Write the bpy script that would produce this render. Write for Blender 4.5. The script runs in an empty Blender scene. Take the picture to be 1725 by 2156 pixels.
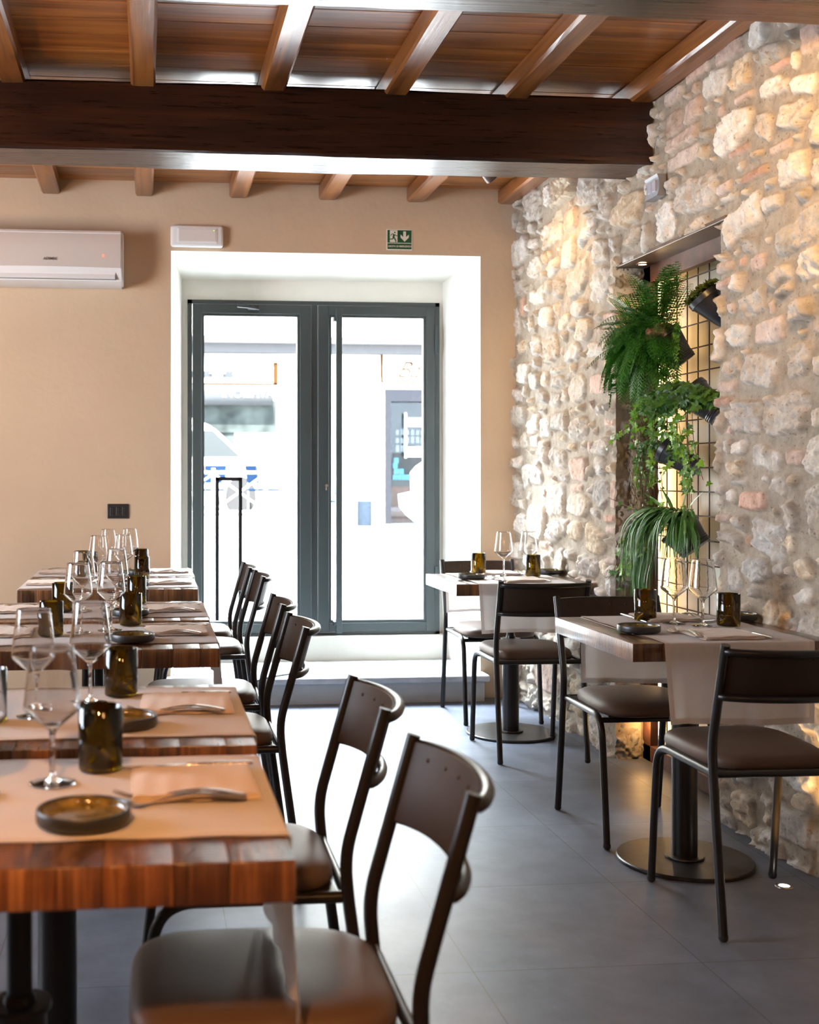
import bpy, bmesh, math, random
import numpy as np
from mathutils import Vector, Matrix

random.seed(7)
PI = math.pi
sc = bpy.context.scene
col = sc.collection

# ------------------------------------------------------------------ camera
cd = bpy.data.cameras.new('camera')
cam = bpy.data.objects.new('camera', cd)
col.objects.link(cam)
YAW = math.atan(237 / 2480)
cam.location = (0, 0, 1.25)
cam.rotation_euler = (PI / 2, 0, -YAW)
cd.sensor_fit = 'HORIZONTAL'
cd.sensor_width = 24.0
cd.lens = 2480 / 1725 * 24.0
cd.shift_x = (862.5 - 547) / 1725
cd.shift_y = -(1078 - 1005) / 1725
cd.clip_start = 0.05
cd.clip_end = 200
cd.dof.use_dof = True
cd.dof.focus_distance = 4.6
cd.dof.aperture_fstop = 3.5
sc.camera = cam

# ------------------------------------------------------------------ exposure
vs = sc.view_settings
vs.view_transform = 'Standard'
vs.look = 'None'
vs.gamma = 1.0
vs.use_curve_mapping = False
vs.exposure = 0.0
sc.cycles.max_bounces = 14
sc.cycles.transparent_max_bounces = 24
sc.cycles.transmission_bounces = 14
sc.cycles.sample_clamp_indirect = 6.0
sc.cycles.caustics_refractive = True
sc.cycles.caustics_reflective = False
sc.cycles.blur_glossy = 1.0

# ------------------------------------------------------------------ world and lights
SKY = 22.0
SUN = 105.0
w = bpy.data.worlds.new('sky'); sc.world = w
w.use_nodes = True
bgn = w.node_tree.nodes['Background']
bgn.inputs['Color'].default_value = (0.72, 0.85, 1.0, 1)
bgn.inputs['Strength'].default_value = SKY


def add_light(name, kind, loc, target, energy, color=(1, 1, 1), **kw):
    ld = bpy.data.lights.new(name, kind)
    ld.energy = energy; ld.color = color
    for k, v in kw.items():
        setattr(ld, k, v)
    o = bpy.data.objects.new(name, ld); col.objects.link(o)
    o.location = loc
    if target is not None:
        d = Vector(target) - Vector(loc)
        o.rotation_euler = d.to_track_quat('-Z', 'Y').to_euler()
    return o


add_light('sun', 'SUN', (0, -5, 10), (0.6, -1.2, 4.0), SUN, (1.0, 0.96, 0.90), angle=0.02)
# the daylight that falls in through the glass door (bright street and sky) plus an unseen side window added as fill
pt = add_light('sky_portal', 'AREA', (1.0, 7.30, 1.32), (1.0, 0, 1.32), 1.0, shape='RECTANGLE', size=1.6, size_y=2.1)
pt.data.cycles.is_portal = True
WARM = (1.0, 0.62, 0.30)
add_light('street_sky', 'AREA', (1.0, 9.6, 5.2), (1.0, 6.0, 0.6), 9000, (0.80, 0.90, 1.0), shape='RECTANGLE', size=6, size_y=3)
add_light('added_side_fill', 'AREA', (-3.35, 3.6, 1.75), (1.5, 3.9, 0.9), 48, (0.90, 0.94, 1.0), shape='RECTANGLE', size=1.9, size_y=1.3)  # area lamp added as soft fill from the left, outside the view
add_light('warm_pendant_behind_left', 'POINT', (-1.3, 0.35, 2.2), None, 16, WARM, shadow_soft_size=0.12)
add_light('warm_pendant_behind_right', 'POINT', (0.53, 0.1, 2.05), None, 27, (1.0, 0.50, 0.18), shadow_soft_size=0.12)
add_light('warm_pendant_left', 'POINT', (-1.6, 4.9, 1.75), None, 42, (1.0, 0.62, 0.32), shadow_soft_size=0.14)
add_light('table_spot_behind', 'SPOT', (-0.35, 0.15, 2.1), (-0.05, 1.6, 0.7), 200, (1.0, 0.45, 0.14), spot_size=math.radians(50), spot_blend=0.8, shadow_soft_size=0.06)
add_light('wall_washer', 'SPOT', (1.45, 2.75, 2.45), (2.12, 3.45, 2.35), 85, (1.0, 0.58, 0.20), spot_size=math.radians(95), spot_blend=0.9, shadow_soft_size=0.04)
add_light('corner_washer', 'SPOT', (1.64, 5.50, 2.62), (2.1, 5.72, 2.15), 24, (1.0, 0.70, 0.36), spot_size=math.radians(100), spot_blend=0.9, shadow_soft_size=0.03)
add_light('floor_washer', 'SPOT', (1.935, 3.43, 0.03), (2.09, 3.28, 0.8), 26, (1.0, 0.58, 0.20), spot_size=math.radians(80), spot_blend=0.7, shadow_soft_size=0.02)
add_light('niche_downlight', 'SPOT', (2.14, 4.93, 2.16), (2.16, 4.96, 0.0), 9, (1.0, 0.60, 0.24), spot_size=math.radians(110), spot_blend=0.8, shadow_soft_size=0.02)
add_light('niche_foot_light', 'POINT', (2.165, 4.99, 0.16), None, 1.3, (1.0, 0.55, 0.2), shadow_soft_size=0.03)


# ------------------------------------------------------------------ materials
def new_mat(name):
    m = bpy.data.materials.new(name); m.use_nodes = True
    nt = m.node_tree
    return m, nt, nt.nodes, nt.links, nt.nodes['Principled BSDF']


def setin(b, **kw):
    names = dict(base='Base Color', rough='Roughness', metal='Metallic', trans='Transmission Weight', ior='IOR',
                 spec='Specular IOR Level', coat='Coat Weight', coatr='Coat Roughness', sheen='Sheen Weight',
                 em='Emission Color', ems='Emission Strength', sss='Subsurface Weight', alpha='Alpha')
    for k, v in kw.items():
        s = b.inputs[names[k]]
        s.default_value = (*v, 1) if isinstance(v, tuple) and len(v) == 3 else v


def simple(name, base, rough=0.5, bump=0.0, bscale=60, var=0.0, vscale=6, bdist=0.003, **kw):
    m, nt, N, L, b = new_mat(name)
    setin(b, base=base, rough=rough, **kw)
    tc = N.new('ShaderNodeTexCoord')
    if var > 0:
        n = N.new('ShaderNodeTexNoise'); n.inputs['Scale'].default_value = vscale; n.inputs['Detail'].default_value = 6
        L.new(tc.outputs['Object'], n.inputs['Vector'])
        r = N.new('ShaderNodeValToRGB')
        r.color_ramp.elements[0].position = 0.3; r.color_ramp.elements[1].position = 0.7
        r.color_ramp.elements[0].color = tuple(c * (1 - var) for c in base) + (1,)
        r.color_ramp.elements[1].color = tuple(min(1, c * (1 + var)) for c in base) + (1,)
        L.new(n.outputs['Fac'], r.inputs['Fac']); L.new(r.outputs['Color'], b.inputs['Base Color'])
    if bump > 0:
        n2 = N.new('ShaderNodeTexNoise'); n2.inputs['Scale'].default_value = bscale; n2.inputs['Detail'].default_value = 5
        L.new(tc.outputs['Object'], n2.inputs['Vector'])
        bp = N.new('ShaderNodeBump'); bp.inputs['Strength'].default_value = bump; bp.inputs['Distance'].default_value = bdist
        L.new(n2.outputs['Fac'], bp.inputs['Height']); L.new(bp.outputs['Normal'], b.inputs['Normal'])
    return m


def wood(name, axis, dark, mid, light, rough=0.35, scale=7.0, stretch=14.0, isl=0.5, bump=0.25, saw=0.0, coat=0.0, coatr=0.27, zst=False):
    m, nt, N, L, b = new_mat(name)
    tc = N.new('ShaderNodeTexCoord'); geo = N.new('ShaderNodeNewGeometry')
    # shift the pattern per plank
    off = N.new('ShaderNodeVectorMath'); off.operation = 'SCALE'
    comb = N.new('ShaderNodeCombineXYZ')
    for i in range(3):
        comb.inputs[i].default_value = 0
        L.new(geo.outputs['Random Per Island'], comb.inputs[i])
    L.new(comb.outputs[0], off.inputs[0]); off.inputs['Scale'].default_value = 37.0
    add = N.new('ShaderNodeVectorMath'); add.operation = 'ADD'
    L.new(tc.outputs['Object'], add.inputs[0]); L.new(off.outputs[0], add.inputs[1])
    mp = N.new('ShaderNodeMapping')
    s = [scale * 4] * 3; s[axis] = scale * 4 / stretch
    if zst: s[2] = scale * 0.25
    mp.inputs['Scale'].default_value = s
    L.new(add.outputs[0], mp.inputs['Vector'])
    n = N.new('ShaderNodeTexNoise'); n.inputs['Scale'].default_value = 1.0; n.inputs['Detail'].default_value = 7; n.inputs['Distortion'].default_value = 0.9
    L.new(mp.outputs[0], n.inputs['Vector'])
    mp2 = N.new('ShaderNodeMapping'); s2 = [scale * 26] * 3; s2[axis] = scale * 0.9
    if zst: s2[2] = scale * 0.7
    mp2.inputs['Scale'].default_value = s2
    L.new(add.outputs[0], mp2.inputs['Vector'])
    nf = N.new('ShaderNodeTexNoise'); nf.inputs['Scale'].default_value = 1.0; nf.inputs['Detail'].default_value = 4
    L.new(mp2.outputs[0], nf.inputs['Vector'])
    mx = N.new('ShaderNodeMix'); mx.data_type = 'FLOAT'; mx.inputs[0].default_value = 0.35
    L.new(n.outputs['Fac'], mx.inputs[2]); L.new(nf.outputs['Fac'], mx.inputs[3])
    r = N.new('ShaderNodeValToRGB')
    e = r.color_ramp.elements
    e[0].position = 0.32; e[0].color = (*dark, 1); e[1].position = 0.68; e[1].color = (*light, 1)
    k = e.new(0.5); k.color = (*mid, 1)
    L.new(mx.outputs[0], r.inputs['Fac'])
    # knots
    mp3 = N.new('ShaderNodeMapping'); s3 = [4.2] * 3; s3[axis] = 1.7
    mp3.inputs['Scale'].default_value = s3
    L.new(add.outputs[0], mp3.inputs['Vector'])
    vo = N.new('ShaderNodeTexVoronoi'); vo.inputs['Scale'].default_value = 1.0
    L.new(mp3.outputs[0], vo.inputs['Vector'])
    kr = N.new('ShaderNodeValToRGB')
    kr.color_ramp.elements[0].position = 0.03; kr.color_ramp.elements[0].color = (0.12, 0.07, 0.05, 1)
    kr.color_ramp.elements[1].position = 0.11; kr.color_ramp.elements[1].color = (1, 1, 1, 1)
    L.new(vo.outputs['Distance'], kr.inputs['Fac'])
    mk = N.new('ShaderNodeMix'); mk.data_type = 'RGBA'; mk.blend_type = 'MULTIPLY'; mk.inputs[0].default_value = 0.85
    L.new(r.outputs['Color'], mk.inputs[6]); L.new(kr.outputs['Color'], mk.inputs[7])
    # per plank value
    hs = N.new('ShaderNodeHueSaturation')
    mr = N.new('ShaderNodeMapRange'); mr.inputs[3].default_value = 1 - isl * 0.6; mr.inputs[4].default_value = 1 + isl * 0.6
    L.new(geo.outputs['Random Per Island'], mr.inputs[0]); L.new(mr.outputs[0], hs.inputs['Value'])
    L.new(mk.outputs[2], hs.inputs['Color']); L.new(hs.outputs['Color'], b.inputs['Base Color'])
    rr = N.new('ShaderNodeMapRange'); rr.inputs[3].default_value = rough - 0.08; rr.inputs[4].default_value = rough + 0.14
    L.new(nf.outputs['Fac'], rr.inputs[0]); L.new(rr.outputs[0], b.inputs['Roughness'])
    h = mx.outputs[0]
    if saw > 0:
        wv = N.new('ShaderNodeTexWave'); wv.bands_direction = 'XYZ'[axis]; wv.inputs['Scale'].default_value = 34; wv.inputs['Distortion'].default_value = 2.5
        L.new(tc.outputs['Object'], wv.inputs['Vector'])
        ad = N.new('ShaderNodeMath'); ad.operation = 'MULTIPLY_ADD'; ad.inputs[1].default_value = saw
        L.new(wv.outputs['Fac'], ad.inputs[0]); L.new(h, ad.inputs[2]); h = ad.outputs[0]
    bp = N.new('ShaderNodeBump'); bp.inputs['Strength'].default_value = bump; bp.inputs['Distance'].default_value = 0.004
    L.new(h, bp.inputs['Height']); L.new(bp.outputs['Normal'], b.inputs['Normal'])
    if coat:
        setin(b, coat=coat, coatr=coatr)
    return m


def attr_mat(name, rough, bump, bscale, bdist=0.006, mott=0.25):
    m, nt, N, L, b = new_mat(name)
    a = N.new('ShaderNodeAttribute'); a.attribute_name = 'stone_colour'
    tc = N.new('ShaderNodeTexCoord')
    n = N.new('ShaderNodeTexNoise'); n.inputs['Scale'].default_value = 22; n.inputs['Detail'].default_value = 9; n.inputs['Roughness'].default_value = 0.65
    L.new(tc.outputs['Object'], n.inputs['Vector'])
    mr = N.new('ShaderNodeMapRange'); mr.inputs[1].default_value = 0.3; mr.inputs[2].default_value = 0.7
    mr.inputs[3].default_value = 1 - mott; mr.inputs[4].default_value = 1 + mott
    L.new(n.outputs['Fac'], mr.inputs[0])
    hs = N.new('ShaderNodeHueSaturation'); L.new(a.outputs['Color'], hs.inputs['Color']); L.new(mr.outputs[0], hs.inputs['Value'])
    # small dark pits
    n3 = N.new('ShaderNodeTexNoise'); n3.inputs['Scale'].default_value = 75; n3.inputs['Detail'].default_value = 3
    L.new(tc.outputs['Object'], n3.inputs['Vector'])
    pr = N.new('ShaderNodeValToRGB'); pr.color_ramp.elements[0].position = 0.30; pr.color_ramp.elements[0].color = (0.45, 0.38, 0.3, 1)
    pr.color_ramp.elements[1].position = 0.38; pr.color_ramp.elements[1].color = (1, 1, 1, 1)
    L.new(n3.outputs['Fac'], pr.inputs['Fac'])
    mk = N.new('ShaderNodeMix'); mk.data_type = 'RGBA'; mk.blend_type = 'MULTIPLY'; mk.inputs[0].default_value = 0.7
    L.new(hs.outputs['Color'], mk.inputs[6]); L.new(pr.outputs['Color'], mk.inputs[7])
    L.new(mk.outputs[2], b.inputs['Base Color'])
    setin(b, rough=rough, spec=0.25)
    n2 = N.new('ShaderNodeTexNoise'); n2.inputs['Scale'].default_value = bscale; n2.inputs['Detail'].default_value = 8; n2.inputs['Roughness'].default_value = 0.7
    L.new(tc.outputs['Object'], n2.inputs['Vector'])
    bp = N.new('ShaderNodeBump'); bp.inputs['Strength'].default_value = bump; bp.inputs['Distance'].default_value = bdist
    L.new(n2.outputs['Fac'], bp.inputs['Height']); L.new(bp.outputs['Normal'], b.inputs['Normal'])
    return m


def glass(name, color=(1, 1, 1), rough=0.0, ior=1.45):
    m, nt, N, L, b = new_mat(name)
    setin(b, base=color, rough=rough, trans=1.0, ior=ior)
    return m


def pane_glass(name, tint=(0.96, 0.98, 0.98)):
    m, nt, N, L, b = new_mat(name)
    N.remove(b)
    out = N['Material Output']
    tr = N.new('ShaderNodeBsdfTransparent'); tr.inputs['Color'].default_value = (*tint, 1)
    gl = N.new('ShaderNodeBsdfGlossy'); gl.inputs['Roughness'].default_value = 0.02
    fr = N.new('ShaderNodeFresnel'); fr.inputs['IOR'].default_value = 1.45
    mx = N.new('ShaderNodeMixShader')
    L.new(fr.outputs[0], mx.inputs[0]); L.new(tr.outputs[0], mx.inputs[1]); L.new(gl.outputs[0], mx.inputs[2])
    L.new(mx.outputs[0], out.inputs['Surface'])
    return m


def emit(name, color, strength):
    m, nt, N, L, b = new_mat(name)
    setin(b, base=color, em=color, ems=strength, rough=0.5)
    return m


def leafm(name, c1, c2, trans=0.25, rough=0.4):
    m, nt, N, L, b = new_mat(name)
    geo = N.new('ShaderNodeNewGeometry')
    r = N.new('ShaderNodeValToRGB'); r.color_ramp.elements[0].color = (*c1, 1); r.color_ramp.elements[1].color = (*c2, 1)
    L.new(geo.outputs['Random Per Island'], r.inputs['Fac']); L.new(r.outputs['Color'], b.inputs['Base Color'])
    setin(b, rough=rough, spec=0.4)
    tl = N.new('ShaderNodeBsdfTranslucent'); L.new(r.outputs['Color'], tl.inputs['Color'])
    mx = N.new('ShaderNodeMixShader'); mx.inputs[0].default_value = trans
    L.new(b.outputs[0], mx.inputs[1]); L.new(tl.outputs[0], mx.inputs[2])
    L.new(mx.outputs[0], N['Material Output'].inputs['Surface'])
    return m


def tile_floor_mat():
    m, nt, N, L, b = new_mat('grey porcelain tiles')
    geo = N.new('ShaderNodeNewGeometry')
    sep = N.new('ShaderNodeSeparateXYZ'); L.new(geo.outputs['Position'], sep.inputs[0])
    masks = []; cells = []
    for out, o in ((0, 0.219), (1, 2.912)):
        a = N.new('ShaderNodeMath'); a.operation = 'SUBTRACT'; L.new(sep.outputs[out], a.inputs[0]); a.inputs[1].default_value = o - 60.2
        d = N.new('ShaderNodeMath'); d.operation = 'DIVIDE'; L.new(a.outputs[0], d.inputs[0]); d.inputs[1].default_value = 0.602
        f = N.new('ShaderNodeMath'); f.operation = 'FRACT'; L.new(d.outputs[0], f.inputs[0])
        fl = N.new('ShaderNodeMath'); fl.operation = 'FLOOR'; L.new(d.outputs[0], fl.inputs[0]); cells.append(fl.outputs[0])
        s = N.new('ShaderNodeMath'); s.operation = 'SUBTRACT'; L.new(f.outputs[0], s.inputs[0]); s.inputs[1].default_value = 0.5
        ab = N.new('ShaderNodeMath'); ab.operation = 'ABSOLUTE'; L.new(s.outputs[0], ab.inputs[0])
        g = N.new('ShaderNodeMath'); g.operation = 'GREATER_THAN'; L.new(ab.outputs[0], g.inputs[0]); g.inputs[1].default_value = 0.5 - 0.0026
        masks.append(g.outputs[0])
    mxm = N.new('ShaderNodeMath'); mxm.operation = 'MAXIMUM'; L.new(masks[0], mxm.inputs[0]); L.new(masks[1], mxm.inputs[1])
    wn = N.new('ShaderNodeTexWhiteNoise'); wn.noise_dimensions = '2D'
    cb = N.new('ShaderNodeCombineXYZ'); L.new(cells[0], cb.inputs[0]); L.new(cells[1], cb.inputs[1]); L.new(cb.outputs[0], wn.inputs['Vector'])
    n = N.new('ShaderNodeTexNoise'); n.inputs['Scale'].default_value = 7; n.inputs['Detail'].default_value = 10; n.inputs['Roughness'].default_value = 0.65
    L.new(geo.outputs['Position'], n.inputs['Vector'])
    r = N.new('ShaderNodeValToRGB')
    r.color_ramp.elements[0].position = 0.3; r.color_ramp.elements[0].color = (0.080, 0.090, 0.116, 1)
    r.color_ramp.elements[1].position = 0.72; r.color_ramp.elements[1].color = (0.135, 0.150, 0.190, 1)
    L.new(n.outputs['Fac'], r.inputs['Fac'])
    hs = N.new('ShaderNodeHueSaturation'); mr = N.new('ShaderNodeMapRange'); mr.inputs[3].default_value = 0.93; mr.inputs[4].default_value = 1.07
    L.new(wn.outputs['Value'], mr.inputs[0]); L.new(mr.outputs[0], hs.inputs['Value']); L.new(r.outputs['Color'], hs.inputs['Color'])
    mk = N.new('ShaderNodeMix'); mk.data_type = 'RGBA'
    L.new(mxm.outputs[0], mk.inputs[0]); L.new(hs.outputs['Color'], mk.inputs[6]); mk.inputs[7].default_value = (0.045, 0.045, 0.05, 1)
    L.new(mk.outputs[2], b.inputs['Base Color'])
    n2 = N.new('ShaderNodeTexNoise'); n2.inputs['Scale'].default_value = 3; n2.inputs['Detail'].default_value = 6
    L.new(geo.outputs['Position'], n2.inputs['Vector'])
    rr = N.new('ShaderNodeMapRange'); rr.inputs[3].default_value = 0.36; rr.inputs[4].default_value = 0.50
    L.new(n2.outputs['Fac'], rr.inputs[0]); L.new(rr.outputs[0], b.inputs['Roughness'])
    setin(b, spec=0.5)
    n3 = N.new('ShaderNodeTexNoise'); n3.inputs['Scale'].default_value = 180; n3.inputs['Detail'].default_value = 4
    L.new(geo.outputs['Position'], n3.inputs['Vector'])
    ms = N.new('ShaderNodeMath'); ms.operation = 'MULTIPLY_ADD'; ms.inputs[1].default_value = -3.0
    L.new(mxm.outputs[0], ms.inputs[0]); L.new(n3.outputs['Fac'], ms.inputs[2])
    bp = N.new('ShaderNodeBump'); bp.inputs['Strength'].default_value = 0.12; bp.inputs['Distance'].default_value = 0.0012
    L.new(ms.outputs[0], bp.inputs['Height']); L.new(bp.outputs['Normal'], b.inputs['Normal'])
    return m


M = {}
M['plaster'] = simple('warm beige plaster', (0.60, 0.45, 0.31), 0.85, bump=0.35, bscale=9, var=0.05, vscale=2.2, bdist=0.02)
M['white_plaster'] = simple('white reveal plaster', (0.84, 0.82, 0.75), 0.8, bump=0.2, bscale=30, var=0.03)
M['threshold'] = simple('pale grey stone step', (0.50, 0.52, 0.52), 0.55, bump=0.2, bscale=50, var=0.12, vscale=14)
M['stone'] = attr_mat('rubble stone', 0.9, 0.75, 55)
M['jamb'] = attr_mat('jamb masonry', 0.9, 0.5, 40)
M['floor'] = tile_floor_mat()
M['beam'] = wood('dark stained beam', 0, (0.008, 0.003, 0.002), (0.026, 0.0075, 0.0035), (0.06, 0.018, 0.007), rough=0.27, scale=4, stretch=18, isl=0.1, bump=0.55)
M['rafter'] = wood('stained rafter', 1, (0.075, 0.023, 0.006), (0.20, 0.066, 0.016), (0.35, 0.130, 0.032), rough=0.30, scale=4.5, stretch=14, isl=0.3, bump=0.35, coat=0.45, coatr=0.2)
M['plank'] = wood('stained ceiling boards', 0, (0.10, 0.028, 0.006), (0.27, 0.085, 0.016), (0.46, 0.180, 0.036), rough=0.30, scale=4, stretch=16, isl=0.45, bump=0.2, coat=0.5, coatr=0.2)
M['table'] = wood('reclaimed table top', 1, (0.022, 0.008, 0.003), (0.105, 0.038, 0.012), (0.26, 0.115, 0.042), rough=0.28, scale=9, stretch=6, isl=0.75, bump=0.5, saw=0.7, coat=0.9, coatr=0.20, zst=True)
M['door_metal'] = simple('anthracite painted steel', (0.030, 0.040, 0.042), 0.42, bump=0.05, bscale=200, spec=0.5)
M['dark_metal'] = simple('dark bronze tube steel', (0.012, 0.009, 0.008), 0.32, metal=0.2, spec=0.5, bump=0.04, bscale=90)
M['plate_metal'] = simple('blackened base plate', (0.030, 0.026, 0.024), 0.38, metal=0.4, var=0.35, vscale=25, bump=0.1, bscale=40)
M['sheet_metal'] = simple('burnished bronze sheet', (0.030, 0.0165, 0.010), 0.52, metal=0.1, var=0.2, vscale=9, spec=0.25)
M['rubber'] = simple('black rubber', (0.012, 0.012, 0.012), 0.7)
M['vinyl'] = simple('taupe leatherette', (0.088, 0.055, 0.039), 0.48, bump=0.12, bscale=350, spec=0.24, bdist=0.001)
M['linen'] = simple('cream linen', (0.86, 0.81, 0.77), 0.9, bump=0.25, bscale=420, var=0.04, vscale=18, sheen=0.2, bdist=0.001)
M['hem'] = simple('double linen hem', (0.72, 0.65, 0.60), 0.9, bump=0.25, bscale=420, bdist=0.001)
def translucent(m, f):
    nt = m.node_tree; b = nt.nodes['Principled BSDF']
    tl = nt.nodes.new('ShaderNodeBsdfTranslucent'); tl.inputs['Color'].default_value = (0.80, 0.74, 0.68, 1)
    mx = nt.nodes.new('ShaderNodeMixShader'); mx.inputs[0].default_value = f
    nt.links.new(b.outputs[0], mx.inputs[1]); nt.links.new(tl.outputs[0], mx.inputs[2])
    nt.links.new(mx.outputs[0], nt.nodes['Material Output'].inputs['Surface'])


translucent(M['linen'], 0.38); translucent(M['hem'], 0.22)
M['napkin'] = simple('beige napkin cloth', (0.58, 0.46, 0.36), 0.9, bump=0.3, bscale=300, sheen=0.2, bdist=0.001)
M['glass'] = glass('clear glass')
M['amber'] = glass('olive amber bottle glass', (0.31, 0.215, 0.014), 0.0, 1.45)
M['steel'] = simple('polished cutlery steel', (0.72, 0.70, 0.67), 0.16, metal=1.0)
M['ceramic'] = simple('black matt ceramic', (0.018, 0.018, 0.019), 0.38, bump=0.05, bscale=120)
M['glaze'] = simple('olive brown reactive glaze', (0.16, 0.115, 0.035), 0.14, var=0.6, vscale=45, coat=0.5)
M['ac_front'] = simple('white gloss plastic tinted by warm reflection', (0.62, 0.55, 0.50), 0.14, spec=0.5)  # warm room reflection is put into the base colour of white plastic
M['ac_white'] = simple('white plastic', (0.80, 0.80, 0.80), 0.4)
M['grey_plastic'] = simple('grey print', (0.15, 0.13, 0.12), 0.5)
M['black_plastic'] = simple('black satin plastic', (0.018, 0.018, 0.02), 0.35)
M['pot'] = simple('black plastic pot', (0.020, 0.020, 0.023), 0.33)
M['diffuser'] = simple('frosted diffuser', (0.70, 0.66, 0.62), 0.35, bump=0.15, bscale=60)
M['green_sign'] = simple('exit sign green', (0.008, 0.085, 0.035), 0.35)
M['sign_white'] = simple('exit sign white', (0.80, 0.76, 0.68), 0.4)
M['rust'] = simple('rusted steel frame', (0.085, 0.030, 0.016), 0.55, var=0.4, vscale=16, bump=0.25, bscale=60, metal=0.2)
M['grid'] = simple('rusty black mesh wire', (0.030, 0.012, 0.012), 0.5)
M['panel'] = simple('cream painted back panel', (0.74, 0.70, 0.60), 0.8, var=0.05, vscale=5)
M['soil'] = simple('bark chips', (0.20, 0.085, 0.03), 0.9, var=0.5, vscale=60, bump=0.8, bscale=60)
M['fern'] = leafm('fern green', (0.012, 0.060, 0.010), (0.06, 0.22, 0.022))
M['ivy'] = leafm('ivy green', (0.03, 0.12, 0.012), (0.22, 0.42, 0.04))
M['ivy_dark'] = leafm('deep ivy green', (0.014, 0.060, 0.010), (0.08, 0.18, 0.025))
M['strap'] = leafm('strap leaf green', (0.03, 0.10, 0.025), (0.11, 0.26, 0.06), rough=0.3)
M['moss'] = leafm('dry tillandsia', (0.30, 0.21, 0.12), (0.48, 0.36, 0.22))
M['moss_green'] = leafm('cushion moss', (0.05, 0.07, 0.01), (0.16, 0.19, 0.03))
M['stem'] = simple('brown vine stem', (0.12, 0.07, 0.03), 0.8)
M['led'] = emit('warm light strip', (1.0, 0.68, 0.36), 14)
M['spot_face'] = emit('lit spot lens', (1.0, 0.80, 0.50), 30)
M['floor_lens'] = emit('lit floor lens', (1.0, 0.92, 0.80), 30)
M['red_led'] = emit('red indicator', (1.0, 0.16, 0.08), 2.0)
M['green_led'] = emit('green indicator', (0.5, 0.9, 0.1), 3.0)
M['pane'] = pane_glass('door pane')
M['pane2'] = pane_glass('shop pane', (0.75, 0.82, 0.84))
M['chrome'] = simple('brushed nickel', (0.6, 0.58, 0.54), 0.25, metal=1.0)
# outside
M['asphalt'] = simple('pale road', (0.52, 0.51, 0.50), 0.9, bump=0.2, bscale=40, var=0.06)
M['paving'] = simple('pale paving', (0.62, 0.60, 0.57), 0.9, var=0.06)
M['facade'] = simple('cream stucco', (0.72, 0.68, 0.60), 0.9, var=0.04, vscale=1)
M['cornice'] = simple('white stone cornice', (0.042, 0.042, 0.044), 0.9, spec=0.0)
M['shop_frame'] = simple('grey aluminium', (0.013, 0.014, 0.017), 0.9, spec=0.0)
M['shop_dark'] = simple('dim shop wall', (0.035, 0.040, 0.045), 0.8)
M['shop_red'] = simple('red brown counter', (0.10, 0.035, 0.022), 0.6, var=0.3, vscale=8)
M['blue'] = simple('blue plastic', (0.006, 0.014, 0.034), 0.8, spec=0.0)
M['light_blue'] = simple('cyan packaging', (0.05, 0.28, 0.50), 0.5)
M['paper'] = simple('white paper', (0.35, 0.38, 0.40), 0.8)
M['orange_paint'] = simple('orange sign paint', (0.028, 0.013, 0.005), 0.9, spec=0.0)
M['sign_board'] = simple('cream sign board', (0.75, 0.72, 0.66), 0.6)
M['awning'] = simple('grey awning cloth', (0.024, 0.026, 0.028), 0.9, spec=0.0)
M['shop_glass'] = simple('dull green shop window', (0.024, 0.029, 0.028), 0.8, spec=0.0, var=0.5, vscale=3)
M['car_white'] = simple('white car paint', (0.80, 0.80, 0.80), 0.2, coat=0.45, coatr=0.2)
M['car_glass'] = simple('dark car glass', (0.022, 0.025, 0.026), 0.8, spec=0.0)
M['tail_light'] = simple('red tail lamp', (0.032, 0.020, 0.019), 0.8, spec=0.0)
M['tyre'] = simple('tyre rubber', (0.024, 0.024, 0.025), 0.9, spec=0.0)
M['rail_white'] = simple('white painted railing', (0.80, 0.80, 0.80), 0.5)
M['stand_black'] = simple('black powder coat', (0.0015, 0.0015, 0.002), 0.7, spec=0.03)
M['bin'] = simple('blue grey steel bin', (0.014, 0.019, 0.027), 0.9, spec=0.0)
M['wall_dark_trim'] = simple('dark timber lintel', (0.11, 0.065, 0.04), 0.35, var=0.3, vscale=12)


# ------------------------------------------------------------------ helpers
def mesh_obj(name, bm, mat, parent=None, smooth=False, auto=None):
    me = bpy.data.meshes.new(name)
    bm.normal_update()
    bm.to_mesh(me); bm.free()
    return wrap(name, me, mat, parent, smooth, auto)


def wrap(name, me, mat, parent=None, smooth=False, auto=None):
    for m in (mat if isinstance(mat, (list, tuple)) else [mat]):
        me.materials.append(m)
    if smooth:
        me.polygons.foreach_set('use_smooth', [True] * len(me.polygons))
        if auto:
            me.update()
            b2 = bmesh.new(); b2.from_mesh(me)
            for e in b2.edges:
                if len(e.link_faces) == 2 and e.calc_face_angle(0) > auto:
                    e.smooth = False
            b2.to_mesh(me); b2.free()
    o = bpy.data.objects.new(name, me); col.objects.link(o)
    if parent is not None:
        o.parent = parent
    return o


def tag(o, label=None, cat=None, group=None, kind=None):
    if label: o['label'] = label
    if cat: o['category'] = cat
    if group: o['group'] = group
    if kind: o['kind'] = kind
    return o


def empty(name, loc=(0, 0, 0), rz=0):
    o = bpy.data.objects.new(name, None); col.objects.link(o)
    o.empty_display_size = 0.1
    o.location = loc; o.rotation_euler = (0, 0, rz)
    return o


def copy_tree(o, parent=None):
    c = o.copy(); col.objects.link(c)
    c.parent = parent
    for ch in list(o.children):
        copy_tree(ch, c)
    return c


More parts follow.
